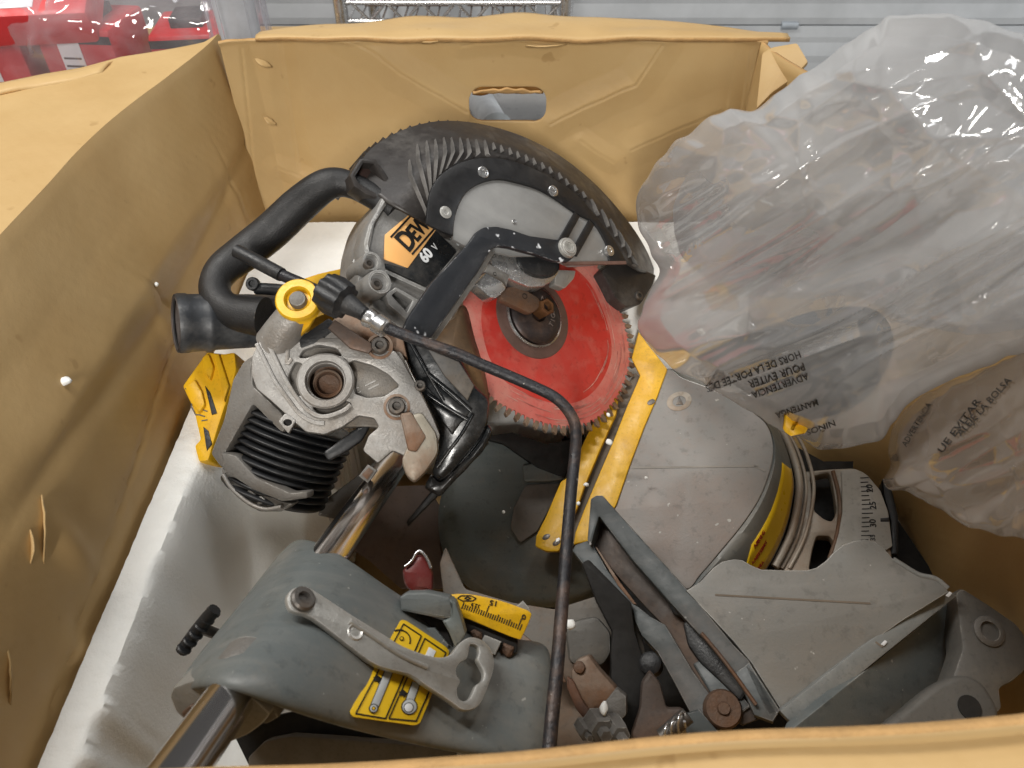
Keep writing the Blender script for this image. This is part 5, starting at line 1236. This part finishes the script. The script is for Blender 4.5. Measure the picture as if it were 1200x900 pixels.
ext('disc_pictogram', circ(471, 748, 1.6, None, 14), LBL, 0.0004, M_sticker, st, off=0.0009, bev=0.0001)
bars('arc_print', loopbars([(468 + 13 * math.cos(a), 750 - 12 * math.sin(a)) for a in [R(x) for x in range(-20, 130, 15)]], False), LBL, 1.3, M_ink, st)
ext('block_pictogram', [(503, 758), (511, 763), (506, 774), (498, 769)], LBL, 0.0004, M_white, st, off=0.0006, bev=0.0001)
text('block_digit', '2', LBL, (508, 771), (501, 767), 6, M_ink, st, off=0.0009, th=0.0001)
# zinc locking lever
lp = [armz(x, y) for x, y in ((354, 703), (420, 745), (480, 785), (560, 800), (545, 760), (520, 820), (380, 705), (450, 780))]
l1, l2, l3 = armz(350, 705), armz(560, 775), armz(530, 835)
nrm = (l2 - l1).cross(l3 - l1).normalized()
if nrm.dot(CAMPOS - l1) < 0: nrm = -nrm
LV = Plane.__new__(Plane); LV.n = nrm; LV.o = l1; LV.u = (RIGHT - nrm * RIGHT.dot(nrm)).normalized(); LV.v = nrm.cross(LV.u)
LV = LV.off(max((p - l1).dot(nrm) for p in lp) + 0.008)
lever = [(343, 690), (351, 687), (360, 687), (377, 697), (417, 723), (450, 743), (473, 757), (507, 769), (526, 768), (535, 758), (543, 750), (553, 746), (566, 750), (575, 760), (579, 770), (579, 784), (574, 800), (567, 818), (560, 828), (550, 832), (541, 831), (530, 823), (500, 803), (480, 790), (443, 780), (410, 757), (367, 724), (344, 716), (338, 708), (337, 698)]
hole_ = [(552, 755), (560, 757), (562, 764), (560, 772), (565, 782), (568, 790), (565, 798), (558, 803), (552, 816), (545, 821), (538, 818), (536, 808), (540, 798), (536, 792), (535, 784), (539, 777), (547, 772), (550, 764)]
lv = ext('locking_lever', spline(lever, 3), LV, 0.005, M_lever, SAW, holes=[spline(hole_, 3)], bev=0.0013)
tube('lever_fold', [LV.off(0.0002).hit(*p) for p in ((410, 728), (440, 748), (470, 768), (500, 782))], 0.0022, M_lever, lv, 10, 6)
lathe('lever_dimple', LV.hit(416, 741), LV.n, [(0.0060, 0.0002), (0.0052, 0.0012), (0.003, -0.0006), (0, -0.001)], M_lever, lv, 20)
bolt('lever_bolt', 354, 703, LV, 14, M_bolt, lv, 0.005)
lathe('lever_stud', at(392, 703, 0.585), at(392, 703, 0.56) - at(392, 703, 0.585), [(0.006, 0), (0.006, 0.012), (0, 0.013)], M_rusty, SAW, 16)
bars('lever_sheen', [], LV, 1, M_bright, lv) if False else None
# yellow bevel scale
BS = FR(575, 722, 0.605, (0.05, 0.30, 1))
ys = ext('bevel_scale', spline([(523, 699), (547, 696), (583, 703), (610, 712), (621, 717), (622, 724), (612, 746), (607, 749), (583, 740), (555, 728), (540, 722), (538, 714)], 3), BS, 0.006, M_knob, SAW, bev=0.001)
segs = []
for k in range(26):
    t = k / 25; x = 541 + 68 * t; y = 713 + 25.5 * t + 4.5 * math.sin(math.pi * t) * -0.2
    L_ = 14 if k in (10, 24) else (8 if k % 5 == 0 else 6)
    segs.append((x, y, x + L_ * 0.35, y - L_ * 0.9))
bars('scale_marks', segs, BS, 1.2, M_ink, ys)
text('scale_number', '15', BS, (584, 705), (570, 702), 5.5, M_ink, ys, bold=0.015, sx=1.3)
text('scale_number', '0', BS, (617, 721), (605, 717), 5.5, M_ink, ys, bold=0.015, sx=1.3)
text('scale_small_number', '33.9', BS, (563, 709), (545, 703), 4, M_ink, ys, sx=1.1)
bars('symbol_print', loopbars([(536, 701), (540, 698), (552, 698), (558, 701), (554, 704), (542, 704)]) + loopbars([(544, 701), (548, 699.5), (552, 701), (548, 702.5)]), BS, 1.1, M_ink, ys)
ext('scale_base', [(540, 722), (583, 740), (607, 749), (606, 764), (598, 768), (570, 752), (541, 736)], BS, 0.02, M_dark, SAW, off=-0.006)
ext('rusty_pin', [(550, 740), (556, 736), (566, 741), (566, 750), (556, 750)], BS, 0.02, M_rusty, SAW, off=-0.004, bev=0.003, r=2)
ext('grey_key', [(568, 744), (588, 752), (580, 768), (572, 764), (564, 752)], BS, 0.016, M_platefence, SAW, off=0.002, bev=0.001, r=1)
ext('rusty_pin', [(590, 752), (604, 758), (600, 770), (594, 771), (586, 764)], BS, 0.02, M_rusty, SAW, off=-0.004, bev=0.003, r=2)
ext('grey_corner', [(603, 712), (613, 704), (620, 712), (622, 720), (612, 716)], BS, 0.01, M_platefence, SAW, off=-0.004, bev=0.001)
# table arm behind the bevel scale and a dark plate standing in for shade between parts
ext('arm_plate', [(515, 660), (522, 640), (545, 690), (600, 706), (650, 714), (700, 698), (742, 706), (752, 745), (765, 800), (740, 860), (700, 900), (600, 900), (560, 790), (520, 700)], FR(640, 780, 0.74, (0, 0.35, 1)), 0.01, mat('dirty_arm_casting', (0.17, 0.155, 0.135), 0.6, dirt=(0.21, 0.12, 0.065), amt=0.4, scale=16, bump=0.2, speck=((0.5, 0.48, 0.45), 110, 0.73)), SAW, bev=0.002, r=4)
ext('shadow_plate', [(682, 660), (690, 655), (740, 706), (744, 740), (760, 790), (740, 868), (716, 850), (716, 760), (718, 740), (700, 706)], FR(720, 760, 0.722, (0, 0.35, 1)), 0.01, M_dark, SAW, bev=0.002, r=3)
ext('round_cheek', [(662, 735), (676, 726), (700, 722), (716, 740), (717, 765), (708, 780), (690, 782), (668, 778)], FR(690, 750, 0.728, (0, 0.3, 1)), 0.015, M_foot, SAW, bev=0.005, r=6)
ext('rusty_arm', [(600, 752), (612, 742), (655, 776), (664, 800), (650, 800)], FR(630, 770, 0.71, (0, 0.3, 1)), 0.01, M_rustcast, SAW, bev=0.002)
RC = FR(690, 800, 0.69, (-0.2, 0.3, 1))
rc_ = ext('rusty_clamp', [(668, 788), (676, 772), (690, 767), (702, 784), (722, 806), (726, 822), (706, 828), (694, 838), (684, 824), (672, 806)], RC, 0.025, M_rustcast, SAW, bev=0.004, r=4)
bolt('clamp_rivet', 679, 782, RC, 7, M_rusty, rc_, 0.004, socket=False)
ext('clamp_strap', [(664, 792), (672, 798), (684, 824), (700, 842), (690, 850), (674, 830), (664, 806)], RC, 0.008, mat('brown_rust', (0.12, 0.055, 0.03), 0.6, dirt=(0.06, 0.03, 0.02), amt=0.4, scale=50, bump=0.3), SAW, off=0.004, bev=0.002, r=3)
ext('grey_nut_block', [(706, 826), (722, 806), (734, 816), (734, 838), (722, 850), (708, 842)], RC, 0.02, M_castd, SAW, off=0.003, bev=0.002, r=2)
for px, py, r_, h in ((703, 852, 0.0125, 0.016), (722, 855, 0.0100, 0.022), (686, 857, 0.007, 0.012)):
    c = at(px, py, 0.665); lathe('hex_nut', c, (-FWD + RIGHT * 0.25 - UP * 0.1), [(r_, -0.012), (r_, h * 0.3), (r_ * 0.86, h * 0.5), (r_ * 0.45, h * 0.5), (r_ * 0.45, h), (0, h)], M_castd, SAW, 6, 20)
tube('spring', [at(778 + 9 * math.cos(a) * 0.35 + a * 1.25, 862 - a * 1.0 + 10 * math.sin(a), 0.645 + 0.008 * math.cos(a)) for a in [k * 0.5 for k in range(60)] if a < 22], 0.0013, M_bright, SAW, 8, 3)
tube('spring_core', [(776, 864, 0.65), (806, 838, 0.65)], 0.007, M_bolt, SAW, 14, 2)
ext('rusty_yoke', [(752, 800), (762, 785), (774, 800), (782, 830), (800, 830), (806, 838), (790, 856), (770, 880), (742, 880), (740, 860), (750, 830)], FR(770, 830, 0.685, (-0.1, 0.3, 1)), 0.015, mat('brown_yoke', (0.085, 0.065, 0.055), 0.6, dirt=(0.15, 0.09, 0.06), amt=0.4, scale=30, bump=0.2), SAW, bev=0.004, r=4)
ext('blue_grey_tag', [(800, 838), (820, 832), (850, 868), (830, 880), (806, 862)], FR(820, 850, 0.67, (-0.1, 0.3, 1)), 0.008, M_fence, SAW, bev=0.001)
# dark red knob
RK = FR(488, 672, 0.68, (0.1, 0.3, 1))
ext('dark_red_knob', [(471, 668), (480, 660), (488, 650), (496, 650), (503, 660), (508, 672), (507, 694), (482, 694), (474, 686)], RK, 0.02, M_redknob, SAW, bev=0.005, r=4)
tube('knob_bright_edge', [RK.off(0.001).hit(*p) for p in ((474, 664), (482, 658), (488, 648), (493, 646), (500, 654), (505, 666))], 0.0014, M_bright, SAW, 8, 4)
ext('brown_web', [(372, 604), (420, 590), (440, 570), (500, 568), (520, 600), (516, 640), (525, 690), (470, 690), (430, 655), (385, 628)], FR(450, 630, 0.93, (0, 0.35, 1)), 0.01, mat('dull_brown_web', (0.13, 0.10, 0.085), 0.65, dirt=(0.17, 0.11, 0.08), amt=0.5, scale=14, bump=0.15), SAW, bev=0.002)
# ---- bent rusty rod with knob and crimped sleeve
rp = [(277, 294, 0.735), (300, 306, 0.73), (330, 322, 0.72), (362, 336, 0.71), (395, 352, 0.70), (422, 368, 0.695), (440, 379, 0.69), (465, 389, 0.688), (500, 402, 0.688), (535, 414, 0.69), (562, 426, 0.692), (600, 442, 0.695), (634, 457, 0.695), (652, 467, 0.692), (665, 480, 0.69), (673, 495, 0.688), (675, 512, 0.685), (673, 540, 0.68), (668, 590, 0.655), (660, 692, 0.61), (653, 780, 0.57), (646, 850, 0.545), (642, 900, 0.53)]
rod = tube('bent_rod', rp, [0.0058, 0.0058, 0.0055, 0.0054, 0.0054, 0.0050, 0.0050] + [0.0052] * 16, M_rod, SAW, 14, 8)
tube('rod_sleeve', [at(277, 294, 0.7345), at(300, 306, 0.729), at(330, 322, 0.719)], [0.0066, 0.0068, 0.0066], M_black, rod, 14, 6)
kx = (at(412, 362, 0.69) - at(376, 340, 0.70)).normalized()
lathe('ribbed_knob', at(378, 338, 0.702), kx, [(0.010, 0.0), (0.0165, 0.003), (0.0180, 0.014), (0.0165, 0.027), (0.010, 0.030), (0.008, 0.040), (0.0062, 0.050)], M_black, rod, 48, 50, mod=lambda a, j: 1 + (0.06 * math.cos(a * 10) if 1 <= j <= 3 else 0))
lathe('crimp', at(429, 371, 0.693), kx, [(0.0075, 0), (0.0088, 0.002), (0.0082, 0.006), (0.0072, 0.008), (0.0072, 0.010), (0.0090, 0.012), (0.0090, 0.022), (0.0070, 0.024)], M_bright, rod, 28)
# ---- yellow rear housing under the dust port
YH = FR(245, 475, 0.785, (-0.10, 0.35, 1))
yh = ext('yellow_housing', [(233, 424), (242, 412), (262, 414), (275, 412), (277, 432), (272, 452), (262, 480), (252, 512), (244, 540), (232, 541), (227, 522), (234, 515), (226, 480), (213, 452)], YH, 0.04, M_yellow, SAW, bev=0.003, r=3)
for q in ([(216, 452), (228, 444), (236, 458), (240, 474), (232, 484), (222, 470)], [(236, 418), (244, 414), (250, 430), (246, 446), (238, 436)]):
    ext('housing_panel', q, YH, 0.006, M_yellow, yh, off=0.004, bev=0.002, r=3)
ext('housing_slot', [(240, 452), (246, 460), (254, 484), (248, 486)], YH, 0.002, M_black, yh, off=0.0012, bev=0.0004)
ext('housing_slot', [(238, 500), (244, 505), (248, 520), (242, 528)], YH, 0.002, M_black, yh, off=0.0012, bev=0.0004)
bars('vein_print', [(217, 455, 224, 460), (224, 460, 230, 457), (224, 460, 226, 468), (226, 468, 233, 472), (226, 468, 224, 476), (233, 472, 237, 480), (224, 476, 229, 486), (233, 486, 240, 488), (229, 486, 233, 486), (233, 472, 240, 470), (237, 480, 243, 482), (236, 493, 243, 492)], YH, 1.2, M_bolt, yh, off=0.0006)
ext('housing_ridge', [(250, 414), (256, 414), (268, 452), (262, 470)], YH, 0.006, M_yellow, yh, off=0.004, bev=0.002)
ext('yellow_beam', [(270, 352), (330, 334), (372, 320), (420, 309), (430, 322), (420, 350), (372, 372), (290, 380)], FR(360, 335, 0.86, (-0.1, 0.5, 1)), 0.03, M_yellow, SAW, bev=0.003)
# ------------------------------------------------------------------ plastic bags
def inv_depth(p):                       # plane through three (px, py, depth)
    A = np.array([[1, x, y] for x, y, d in p], float); b = np.array([1 / d for x, y, d in p])
    return np.linalg.solve(A, b)
def ridged(x, y, sx, sy, ang, seed):
    c, s = math.cos(ang), math.sin(ang)
    u, v = (x * c - y * s) / sx, (x * s + y * c) / sy
    wob = noise.noise(V((u * 0.8, v * 0.3, seed + 9))) * 0.8
    return 1 - abs(noise.noise(V((u, v + wob, seed)))) * 2.2
def facet(x, y, sc, seed):
    d, _ = noise.voronoi(V((x / sc, y / sc, seed)))
    return d[1] - d[0]
def make_bag(name, outline, centre, pl3, H, back, folds, m, parent, nth=300, nr=90, seed=0, edge=5):
    K = inv_depth(pl3)
    o = spline(outline, 16); o = [(p[0] + edge * noise.noise(V((p[0] / 22, p[1] / 22, seed))), p[1] + edge * noise.noise(V((p[0] / 22, p[1] / 22, seed + 5)))) for p in o]
    O = resample([V((p[0], p[1], 0)) for p in o], nth, True)
    vs = []; fs = []
    def dep(x, y): return 1 / (K[0] + K[1] * x + K[2] * y)
    for side in (1, -1):
        for j in range(nr + 1):
            r_ = j / nr
            rr = math.sin(r_ * math.pi / 2)
            for b in O:
                x = centre[0] + (b.x - centre[0]) * rr; y = centre[1] + (b.y - centre[1]) * rr
                h = math.sqrt(max(0, 1 - rr ** 2.6))
                d = dep(x, y)
                f = folds(x, y) * min(1, (1 - rr) * 9 + 0.12)
                if side > 0: d -= H * h + f * (d / 0.6)
                else: d += back * h + 0.3 * f
                vs.append(at(x, y, d))
    n = nth
    for s_ in (0, 1):
        base = s_ * (nr + 1) * n
        for j in range(nr):
            for i in range(n):
                a = base + j * n + i; b = base + j * n + (i + 1) % n
                fs.append((a, b, b + n, a + n) if s_ == 0 else (b, a, a + n, b + n))
    me = bpy.data.meshes.new(name); me.from_pydata([tuple(v) for v in vs], [], fs)
    bm = bmesh.new(); bm.from_mesh(me); bmesh.ops.remove_doubles(bm, verts=bm.verts, dist=1e-5)
    bmesh.ops.recalc_face_normals(bm, faces=bm.faces); bm.to_mesh(me); bm.free()
    bvh = BVHTree.FromPolygons([tuple(v) for v in vs[:(nr + 1) * n]], fs[:nr * n])
    return finish(name, me, m, parent, 0 if False else 70), bvh

PL3 = [(750, 300, 0.84), (1150, 350, 0.55), (950, 520, 0.74)]
outA = [(1030, 25), (995, 50), (958, 76), (915, 105), (882, 130), (855, 128), (830, 140), (795, 165), (765, 195), (748, 230), (747, 262), (765, 295), (770, 325), (752, 360), (750, 385), (770, 415), (795, 434), (850, 466), (900, 494), (940, 518), (972, 527), (1005, 522), (1035, 512), (1050, 490), (1075, 466), (1130, 438), (1200, 412), (1290, 380), (1330, 250), (1290, 90), (1200, 42), (1150, 24), (1100, 17), (1060, 17)]
def foldsA(x, y):
    lowr = min(1, max(0, (y - 170) / 120))           # long drawn folds in the lower half, crumpled facets above
    f = 0.042 * ridged(x, y, 420, 95, R(27), 1.0) * (0.35 + 0.65 * lowr)
    f += 0.008 * ridged(x, y, 190, 26, R(30), 4.0) * lowr
    f += 0.022 * (1 - min(1, facet(x, y, 150, 2.0) * 1.5)) * (1 - 0.8 * lowr)
    f += 0.005 * (1 - min(1, facet(x * 0.8 + y * 0.5, y, 60, 7.0) * 1.5)) * (1 - 0.5 * lowr)
    f += 0.010 * noise.noise(V((x / 120, y / 120, 5)))
    return f
ba = tag(empty('plastic_bag', at(1010, 300, 0.6)), 'big milky clear plastic bag bulging over the right side of the box', 'plastic bag')
bagA, bvhA = make_bag('bag_film', outA, (1020, 280), PL3, 0.055, 0.05, foldsA, M_bag, ba, 420, 150, 3.0)
outB = [(1042, 520), (1052, 492), (1075, 468), (1130, 440), (1200, 414), (1300, 380), (1340, 520), (1300, 680), (1240, 650), (1200, 632), (1150, 622), (1105, 600), (1076, 582), (1044, 570), (1034, 560), (1044, 545)]
def foldsB(x, y): return 0.014 * ridged(x, y, 240, 50, R(30), 11.0) + 0.010 * (1 - min(1, facet(x, y, 70, 12.0) * 1.5)) + 0.006 * noise.noise(V((x / 60, y / 60, 15)))
bb = tag(empty('plastic_bag', at(1160, 540, 0.5)), 'smaller brownish clear plastic bag at the right edge with printed warning', 'plastic bag')
bagB, bvhB = make_bag('bag_film', outB, (1170, 530), [(1045, 550, 0.66), (1200, 600, 0.47), (1200, 430, 0.53)], 0.03, 0.02, foldsB, M_bagb, bb, 260, 80, 8.0)
def film_solid(name, outl, bvh, gap, m, parent, n=26, th=0.02):
    """lump pressed against the film from inside: its face follows the film, gap metres behind it"""
    cx = sum(p[0] for p in outl) / len(outl); cy = sum(p[1] for p in outl) / len(outl)
    O = resample([V((p[0], p[1], 0)) for p in spline(outl, 6)], 48, True); vs = []; fs = []
    for j in range(9):
        k = j / 8
        for b in O:
            px, py = cx + (b.x - cx) * k, cy + (b.y - cy) * k
            h = bvh.ray_cast(CAMPOS, ray(px, py).normalized()); kk = k
            while not h[0] and kk > 0.1:
                kk -= 0.05; px, py = cx + (b.x - cx) * kk, cy + (b.y - cy) * kk; h = bvh.ray_cast(CAMPOS, ray(px, py).normalized())
            q = h[0] if h[0] else at(px, py, 0.74)
            vs.append(q + (q - CAMPOS).normalized() * (gap + 0.02 * k ** 6))
    for j in range(8):
        for i in range(48): fs.append((j * 48 + i, j * 48 + (i + 1) % 48, (j + 1) * 48 + (i + 1) % 48, (j + 1) * 48 + i))
    me = bpy.data.meshes.new(name); me.from_pydata([tuple(v) for v in vs], [], fs)
    bm = bmesh.new(); bm.from_mesh(me); bmesh.ops.remove_doubles(bm, verts=bm.verts, dist=1e-5)
    bmesh.ops.smooth_vert(bm, verts=bm.verts, factor=0.5, use_axis_x=True, use_axis_y=True, use_axis_z=True)
    bmesh.ops.recalc_face_normals(bm, faces=bm.faces); bm.to_mesh(me); bm.free()
    o = finish(name, me, m, parent, 60)
    s = o.modifiers.new('solid', 'SOLIDIFY'); s.thickness = th; s.offset = -1
    # thicken away from the viewer
    f = me.polygons[len(me.polygons) // 2]
    if f.normal.dot(CAMPOS - at(cx, cy, 0.74)) < 0: s.offset = 1
    return o
def foldsC(x, y): return 0.020 * ridged(x, y, 260, 60, R(40), 21.0) + 0.016 * (1 - min(1, facet(x, y, 90, 23.0) * 1.4)) + 0.010 * noise.noise(V((x / 90, y / 90, 25)))
outC = [(1040, 70), (960, 110), (890, 150), (820, 190), (790, 240), (800, 300), (850, 340), (930, 350), (1010, 350), (1060, 380), (1140, 390), (1240, 370), (1290, 230), (1230, 90), (1140, 55)]
bagC, _ = make_bag('inner_film', outC, (1020, 280), [(750, 300, 0.865), (1150, 350, 0.575), (950, 520, 0.76)], 0.045, 0.03, foldsC, M_bag, ba, 260, 90, 33.0)
# what the big bag holds: a dark sheet-wrapped tool part with yellow ends
def lump(name, outl, d, th, m, parent, n3=(0.2, 0.2, 1)):
    return ext(name, spline(outl, 5), FR(sum(p[0] for p in outl) / len(outl), sum(p[1] for p in outl) / len(outl), d, n3), th, m, parent, bev=th * 0.4, seg=4)
ti = tag(empty('boxed_accessory', at(920, 430, 0.72)), 'dark grey tool part with yellow corners inside the big plastic bag', 'tool part')
M_dimpart = mat('charcoal_part', (0.020, 0.021, 0.024), 0.5, scale=20)
PARTO = ([(812, 418), (842, 402), (900, 382), (960, 362), (1030, 362), (1050, 410), (1010, 474), (940, 494), (900, 476), (856, 450)])
film_solid('part_body', PARTO, bvhA, 0.004, M_dimpart, ti)
film_solid('yellow_corner', [(914, 480), (938, 486), (950, 500), (932, 503), (918, 493)], bvhA, 0.006, M_yellow, ti)
film_solid('yellow_corner', [(826, 344), (850, 330), (856, 350), (836, 366)], bvhA, 0.035, M_yellow, ti)
lump('brown_liner', [(800, 300), (880, 250), (1000, 210), (1180, 170), (1240, 260), (1200, 380), (1080, 430), (1010, 350), (900, 370), (800, 400)], 0.70, 0.06, mat('brown_liner_card', (0.30, 0.22, 0.14), 0.8, scale=12), ti, (0.65, 0.15, 0.7)) if False else None
# printed warning on the films
def film_text(name, st, p0, p1, hpx, bvh, m, parent, bold=0.012):
    """letters laid on the bag film, following its folds"""
    cu = bpy.data.curves.new(name, 'FONT'); cu.body = st; cu.size = 1.0; cu.offset = bold; cu.resolution_u = 2
    tmp = bpy.data.objects.new('tmp', cu); me = bpy.data.meshes.new_from_object(tmp); bpy.data.objects.remove(tmp)
    bm = bmesh.new(); bm.from_mesh(me); 
    wmax = max(v.co.x for v in bm.verts); L_ = math.hypot(p1[0] - p0[0], p1[1] - p0[1]); ex = ((p1[0] - p0[0]) / L_, (p1[1] - p0[1]) / L_); ey = (ex[1], -ex[0])
    kx = L_ / wmax; ky = hpx / 0.69
    for v in bm.verts:
        px = p0[0] + ex[0] * v.co.x * kx + ey[0] * v.co.y * ky; py = p0[1] + ex[1] * v.co.x * kx + ey[1] * v.co.y * ky
        h = bvh.ray_cast(CAMPOS, ray(px, py).normalized())
        q = h[0] if h[0] else at(px, py, 0.7)
        v.co = q + (CAMPOS - q).normalized() * 0.0035
    bm.to_mesh(me); bm.free()
    return finish(name, me, m, parent, 0)
def film_panel(name, quad, bvh, m, parent, n=24):
    vs = []; fs = []
    for j in range(n // 3 + 1):
        for i in range(n + 1):
            u, v = i / n, j / (n // 3)
            a = [quad[0][k] * (1 - u) + quad[1][k] * u for k in (0, 1)]; b = [quad[3][k] * (1 - u) + quad[2][k] * u for k in (0, 1)]
            px, py = a[0] * (1 - v) + b[0] * v, a[1] * (1 - v) + b[1] * v
            h = bvh.ray_cast(CAMPOS, ray(px, py).normalized()); q = h[0] if h[0] else at(px, py, 0.7)
            vs.append(q + (CAMPOS - q).normalized() * 0.0015)
    for j in range(n // 3):
        for i in range(n):
            a = j * (n + 1) + i; fs.append((a, a + 1, a + n + 2, a + n + 1))
    return frompy(name, vs, fs, m, parent, 0)
M_band = bag_material('printed_band_film', 0.35, (0.95, 0.95, 0.95), (0.62, 0.61, 0.60))
film_panel('print_band', [(826, 450), (950, 398), (1000, 378), (998, 396), ][0:2] + [(1000, 398), (832, 462)], bvhA, M_band, bagA) if False else None
film_panel('print_band', [(826, 443), (1004, 374), (1008, 394), (832, 460)], bvhA, M_band, bagA)
film_text('warning_print', 'HORS DE LA PORTÉE DES', (937, 411), (826, 452), 8.5, bvhA, M_ink, bagA)
film_text('warning_print', 'POUR ÉVITER', (942, 425), (876, 447), 9, bvhA, M_ink, bagA)
film_text('warning_print', 'ADVERTENCIA', (946, 437), (880, 460), 8, bvhA, M_ink, bagA)
film_text('warning_print', 'MANTENGA', (958, 468), (908, 484), 7, bvhA, M_ink, bagA)
film_text('warning_print', 'NIÑOS', (978, 492), (944, 504), 7, bvhA, M_ink, bagA)
film_text('warning_print', 'ADVERTENCIA', (1062, 524), (1092, 474), 7, bvhB, M_ink, bagB)
film_text('warning_print', 'UE EVITAR', (1104, 532), (1150, 470), 8, bvhB, M_ink, bagB)
film_text('warning_print', 'ALEJE LA BOLSA', (1126, 512), (1186, 446), 8, bvhB, M_ink, bagB)
# ------------------------------------------------------------------ paper, crumbs
pq = [(1052, 560), (1076, 588), (1092, 640), (1106, 690), (1060, 700), (1040, 640)]
PP = FR(1075, 640, 0.87, (-0.1, 0.55, 0.83))
ps = ext('paper_sheet', pq, PP, 0.0006, M_paper, None, bev=0.0002)
tag(ps, 'white sheet of paper sticking up behind the grey fence casting', 'paper')
rndc = random.Random(5)
def crumb(px, py, d, s, lab, grp):
    bm = bmesh.new(); bmesh.ops.create_icosphere(bm, subdivisions=2, radius=1)
    sd = rndc.random() * 50
    for v in bm.verts: v.co *= 1 + 0.35 * noise.noise(v.co * 1.3 + V((sd, 0, 0)))
    bmesh.ops.scale(bm, vec=(s * rndc.uniform(0.7, 1.3), s * rndc.uniform(0.7, 1.3), s * 0.8), verts=bm.verts)
    bmesh.ops.rotate(bm, matrix=Matrix.Rotation(rndc.uniform(0, 3), 3, 'Z'), verts=bm.verts)
    bmesh.ops.translate(bm, vec=at(px, py, d), verts=bm.verts)
    me = bpy.data.meshes.new('c'); bm.to_mesh(me); bm.free()
    o = finish('foam_crumb', me, M_foam, None, 0); me.shade_smooth()
    tag(o, lab, 'foam crumb', grp)
g = 'white foam crumbs caught on the saw'
for px, py, d, s, lab in ((668, 732, 0.69, 0.0042, 'white foam crumb beside the bent rod near the yellow scale'),
                          (708, 830, 0.665, 0.0050, 'elongated white foam crumb on the rusty clamp'),
                          (714, 518, 0.84, 0.0035, 'white foam crumb in the slot between the yellow plates'),
                          (687, 568, 0.84, 0.0028, 'small white foam crumb low in the kerf slot'),
                          (678, 590, 0.835, 0.0030, 'small white foam crumb beside the rod in the kerf slot'),
                          (713, 486, 0.83, 0.0025, 'tiny white foam crumb at the blade teeth'),
                          (757, 560, 0.85, 0.0022, 'tiny white foam crumb on the dusty saw table'),
                          (654, 633, 0.82, 0.0026, 'tiny white foam crumb on the left yellow kerf plate tip'),
                          (590, 600, 0.86, 0.0018, 'tiny white foam crumb on the green turntable body')):
    crumb(px, py, d, s, lab, g)
def wall_hit(px, py):
    dg = bpy.context.evaluated_depsgraph_get(); h = S.ray_cast(dg, CAMPOS, ray(px, py).normalized()); return (h[1] - CAMPOS).length / ray(px, py).length
bpy.context.view_layer.update()
for px, py, s, lab in ((76, 446, 0.0040, 'white foam crumb stuck on the left box wall, leftmost'), (183, 333, 0.0028, 'white foam crumb stuck on the left box wall near the top')):
    crumb(px, py, wall_hit(px, py) - 0.001, s, lab, 'foam crumbs on the left box wall')
